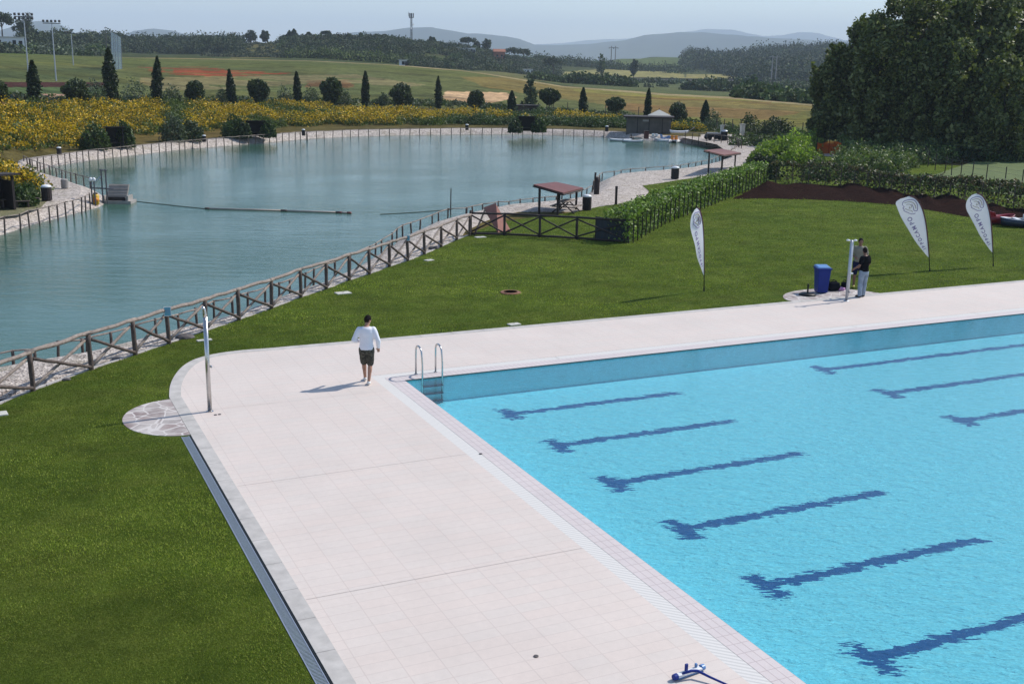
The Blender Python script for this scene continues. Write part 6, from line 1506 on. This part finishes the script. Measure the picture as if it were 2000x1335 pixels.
# two men by the shower
pb = P(1683, 580); person('man in black t-shirt and pale blue jeans standing by the shower', (pb.x, pb.y, 0), -YAW+.55,
  dict(el_l=(-.30, -.04, 1.15), wr_l=(-.30, .16, 1.02), el_r=(.27, .03, 1.15), wr_r=(.14, .22, 1.05), kn_l=(-.10, .03, .5), an_l=(-.14, -.02, .09), kn_r=(.11, .03, .5), an_r=(.10, .04, .09), head=(.02, .06, 1.62)), 'skin_dark', 'hair', 't', 'shirt_black', 'short', 'trousers', 'jeans', 'shoe_dark', turn=-.5, bend=.3, height=1.0)
pk = P(1673, 561); person('man in khaki t-shirt and navy shorts partly hidden behind the man in black', (pk.x, pk.y, -.01), -YAW+2.9,
  dict(el_l=(-.27, -.02, 1.15), wr_l=(-.17, .2, 1.08), el_r=(.27, -.02, 1.15), wr_r=(.15, .2, 1.10), head=(0, .05, 1.62)), 'skin_dark', 'hair', 't', 'shirt_khaki', 'short', 'shorts', 'navy_cloth', 'shoe_yellow', turn=.1, bend=.25, height=1.05)
# ------------------------------------------------------------------ masts, poles, far houses
def flood(px, yt, D, label, n=5):
    p = GP(px, D); h = PD(px, yt, D).z-p.z; t = empty('floodlight_mast', p, -YAW+.15, label, 'floodlight', 'floodlight masts at the pitch')
    mb = MB(); mb.tube((0, 0, 0), (0, 0, h), .09, .06, 10); mb.build('pole', M['galv'], t)
    mb = MB(); mb.box((0, 0, h), (2.2, .12, .10)); mb.box((0, 0, h-.45), (2.0, .1, .08)) if n > 5 else None; mb.build('crossbar', M['mast'], t)
    for k in range(n):
        x = -1.0+2.0*(k % 5)/4; z = h+.28 if k < 5 else h-.2
        mb = MB(); mb.box((x, -.12, z), (.26, .2, .26), rot=Matrix.Rotation(R(25), 3, 'X')); mb.build('lamp', M['mast'], t)
flood(57, 33, 155, 'taller floodlight mast with two rows of lamps, far left', 10)
flood(110, 46, 165, 'floodlight mast with one row of lamps, right of the taller one', 5)
flood(146, 66, 230, 'thin distant floodlight mast between the floodlight pair and the catch net', 3)
# tall catch net behind the pitch
M['net'] = (lambda t: (lambda mx: (t.t.links.new(t.n('BsdfTransparent').outputs[0], mx.inputs[1]), t.t.links.new(t.n('BsdfDiffuse', Color=(.15, .22, .28)).outputs[0], mx.inputs[2]), t.done(mx.outputs[0]))[2])(t.n('MixShader', Fac=.6)))(NT('fine_netting'))
D = 215; t = empty('catch_net', GP(222, D), 0, 'tall bluish catch net between poles behind the tallest cypress', 'net'); o = t.location.copy()
xs = [(207, 61), (216, 63), (221, 64), (224, 66), (229, 69), (236, 74)]; q = []
for k, (x, yt) in enumerate(xs):
    Dk = D+k*9-6*k; g = GP(x+4, Dk); top = PD(x, yt, Dk).z; a = g-o; b = Vector((PD(x, yt, Dk).x-o.x, PD(x, yt, Dk).y-o.y, top-o.z)); q.append((a, b))
    mb = MB(); mb.tube(a, b, .06, .05, 8); mb.build('pole', M['mast'], t)
mb = MB()
for (a, b), (c, d) in zip(q[1:-1], q[2:]): mb.add([a, c, d, b], [(0, 1, 2, 3)])
mb.build('mesh_panel', M['net'], t)
# radio mast
p = GP(804, nodeD(804, 6)-12); D = dist(p); h = PD(804, 26, D).z-p.z; t = empty('radio_mast', p, .3, 'tall dark radio mast with antenna head on the hill skyline', 'mast')
mb = MB(); r_ = .75
for k in range(3):
    a = k*2.094; mb.tube((r_*math.cos(a), r_*math.sin(a), -1), (r_*.6*math.cos(a), r_*.6*math.sin(a), h), .10, n=6)
for j in range(18):
    z0 = j*h/18; z1 = z0+h/18
    for k in range(3):
        a, b = k*2.094, (k+1)*2.094; mb.tube((r_*.9*math.cos(a), r_*.9*math.sin(a), z0), (r_*.85*math.cos(b), r_*.85*math.sin(b), z1), .05, n=4)
mb.tube((0, 0, 0), (0, 0, h), .16, n=6); mb.build('lattice', M['mast'], t)
for k in range(6): a = k*1.047; mb = MB(); mb.box((1.25*math.cos(a), 1.25*math.sin(a), h-1.2), (.3, .3, 2.4), rz=a); mb.build('antenna', M['mast'], t)
mb = MB(); mb.lathe([(.9, h-2.6), (1.2, h-2.5), (1.2, h-2.35), (.5, h-2.3)], n=14); mb.build('platform', M['mast'], t)
for z, s in ((h*.62, 1), (h*.5, -1)): mb = MB(); mb.lathe([(.05, 0), (.45, .12), (.5, .3)], n=14); d = mb.build('dish', M['white'], t); d.location = (s*.7, -.5, z); d.rotation_euler = (R(90), 0, 0)
mb = MB(); mb.tube((-1.9, 0, h-1.6), (-1.9, 0, h+.6), .08); mb.tube((-1.9, 0, h-1), (0, 0, h-1.2), .06); mb.build('whip', M['mast'], t)
# twin power poles
def pylon(px, yt, yb, D, label):
    p = GP(px, D); h = PD(px, yt, D).z-p.z; t = empty('power_pole', p, -YAW, label, 'power pole', 'twin power poles in the valley')
    mb = MB(); mb.tube((0, 0, -1), (0, 0, h), .42, .3, 8); mb.build('pole', M['concrete'], t); mb = MB(); mb.box((0, 0, h*.93), (4.2, .35, .35)); mb.build('crossarm', M['concrete'], t)
    for s in (-1.8, 0, 1.8): mb = MB(); mb.lathe([(.14, -.9), (.2, -.6), (.14, -.3), (.1, 0)], (s, 0, h*.93-.1), 8); mb.build('insulator', M['mast'], t)
pylon(1192, 90, 112, 880, 'left pole of the pair on the skyline of the valley'); pylon(1200, 90, 112, 880, 'right pole of the pair on the skyline of the valley')
pylon(1506, 108, 150, 700, 'left pole of the pair in front of the distant wood'); pylon(1514, 108, 150, 700, 'right pole of the pair in front of the distant wood')
# houses
def far_house(px, D, w, d, h, label, wall='cream', roof='roof_tile', gable=0, wins=3, name='house', dz=0):
    p = GP(px, D)+Vector((0, 0, dz)); a = math.atan2(p.y-CAM[1], p.x-CAM[0])-math.pi/2+.1
    f = [('window', -w/2+w*(k+.7)/(wins+.4), h*.55, 1.0, 1.2) for k in range(wins)]+[('door', w*.42, h*.38, 1.0, 2.0)]
    return box_building(name, label, 'house', p, a, w, d, h, wall, roof, f, .4, gable)
far_house(911, nodeD(911, 6)-52, 9.5, 6, 3.0, 'long low white house under the broad pine on the hill', 'white', 'slab', dz=1.2)
far_house(975, nodeD(975, 6)-75, 6.5, 6, 5.0, 'reddish brown house half hidden among trees right of the white house', 'roof_tile', 'roof_tile', 1.6, 2, dz=.5)
far_house(1031, nodeD(1031, 5)+10, 5, 5, 2.6, 'tiny white building low on the slope left of the valley', 'white', 'slab', wins=1, dz=1.6)
far_house(788, nodeD(788, 4)-2, 2.6, 2, 2.3, 'tiny white hut at the crest of the field below the radio mast', 'white', 'slab', wins=1, name='hut')
far_house(6, nodeD(6, 4)+20, 14, 8, 3.2, 'white house with pale roof at the left edge below the big pine', 'white', 'slab', wins=3, dz=1.6)
# road with barrier in the valley
t = MB(); pts = [GP(x, 640) for x in range(960, 1680, 12)]
for a, b in zip(pts[:-1], pts[1:]): t.add([a+Vector((0, 0, .9)), b+Vector((0, 0, .9)), b+Vector((0, 0, 1.0))+(b-Vector(CAM)).normalized()*9, a+Vector((0, 0, 1.0))+(a-Vector(CAM)).normalized()*9], [(0, 1, 2, 3)])
tag(t.build('road', M['grout']), kind='structure')
t = empty('road_barrier', pts[0], 0, 'dark roadside barrier running across the valley', 'barrier'); o = pts[0]
mb = MB(); mb.path([p-o+Vector((0, 0, 1.6)) for p in pts], .32, 4); mb.build('rail', M['stone'], t)
for p in pts[::3]: mb = MB(); mb.tube(p-o+Vector((0, 0, -.5)), p-o+Vector((0, 0, 1.7)), .15, n=5); mb.build('post', M['stone'], t)
# ------------------------------------------------------------------ light, sky, air
SUN_EL, SUN_AZ = R(45), R(4)       # azimuth counter-clockwise from +X
sd = Vector((math.cos(SUN_EL)*math.cos(SUN_AZ), math.cos(SUN_EL)*math.sin(SUN_AZ), math.sin(SUN_EL)))
l = bpy.data.lights.new('sun', 'SUN'); l.energy = 4.2; l.angle = R(.53); l.color = (1, .945, .87)
lo = bpy.data.objects.new('sun', l); col.objects.link(lo); lo.rotation_euler = (-sd).to_track_quat('-Z', 'Y').to_euler()
w = bpy.data.worlds.new('World'); bpy.context.scene.world = w; w.use_nodes = True
nt = w.node_tree; nt.nodes.clear(); sk = nt.nodes.new('ShaderNodeTexSky'); sk.sky_type = 'NISHITA'; sk.sun_disc = False
sk.sun_elevation = SUN_EL; sk.sun_rotation = math.pi/2-SUN_AZ; sk.altitude = 100; sk.air_density = 1.0; sk.dust_density = .5; sk.ozone_density = 2.2
bg = nt.nodes.new('ShaderNodeBackground'); bg.inputs[1].default_value = .15; ou = nt.nodes.new('ShaderNodeOutputWorld')
nt.links.new(sk.outputs[0], bg.inputs[0]); nt.links.new(bg.outputs[0], ou.inputs[0])
hz = bpy.data.materials.new('haze'); hz.use_nodes = True; ht = hz.node_tree; ht.nodes.clear()
pv = ht.nodes.new('ShaderNodeVolumePrincipled'); pv.inputs['Color'].default_value = (.72, .84, 1, 1); pv.inputs['Density'].default_value = HAZE; pv.inputs['Anisotropy'].default_value = .0
ho = ht.nodes.new('ShaderNodeOutputMaterial'); ht.links.new(pv.outputs[0], ho.inputs['Volume'])
mb = MB(); c = Vector((CAM[0], CAM[1], 0))+Vector((math.sin(YAW), math.cos(YAW), 0))*6300
mb.box((c.x, c.y, 200), (24000, 16500, 600), rz=-YAW)
# sits from -100 m to +500 m
o = mb.build('haze', hz); tag(o, kind='stuff')
sc = bpy.context.scene
sc.view_settings.view_transform = 'Standard'; sc.view_settings.look = 'None'; sc.view_settings.exposure = .15; sc.view_settings.gamma = 1
sc.render.engine = 'CYCLES'; sc.cycles.use_denoising = True; sc.cycles.max_bounces = 6; sc.cycles.transparent_max_bounces = 12
sc.cycles.volume_bounces = 1; sc.cycles.caustics_reflective = False; sc.cycles.caustics_refractive = False
sc.cycles.volume_step_rate = 10
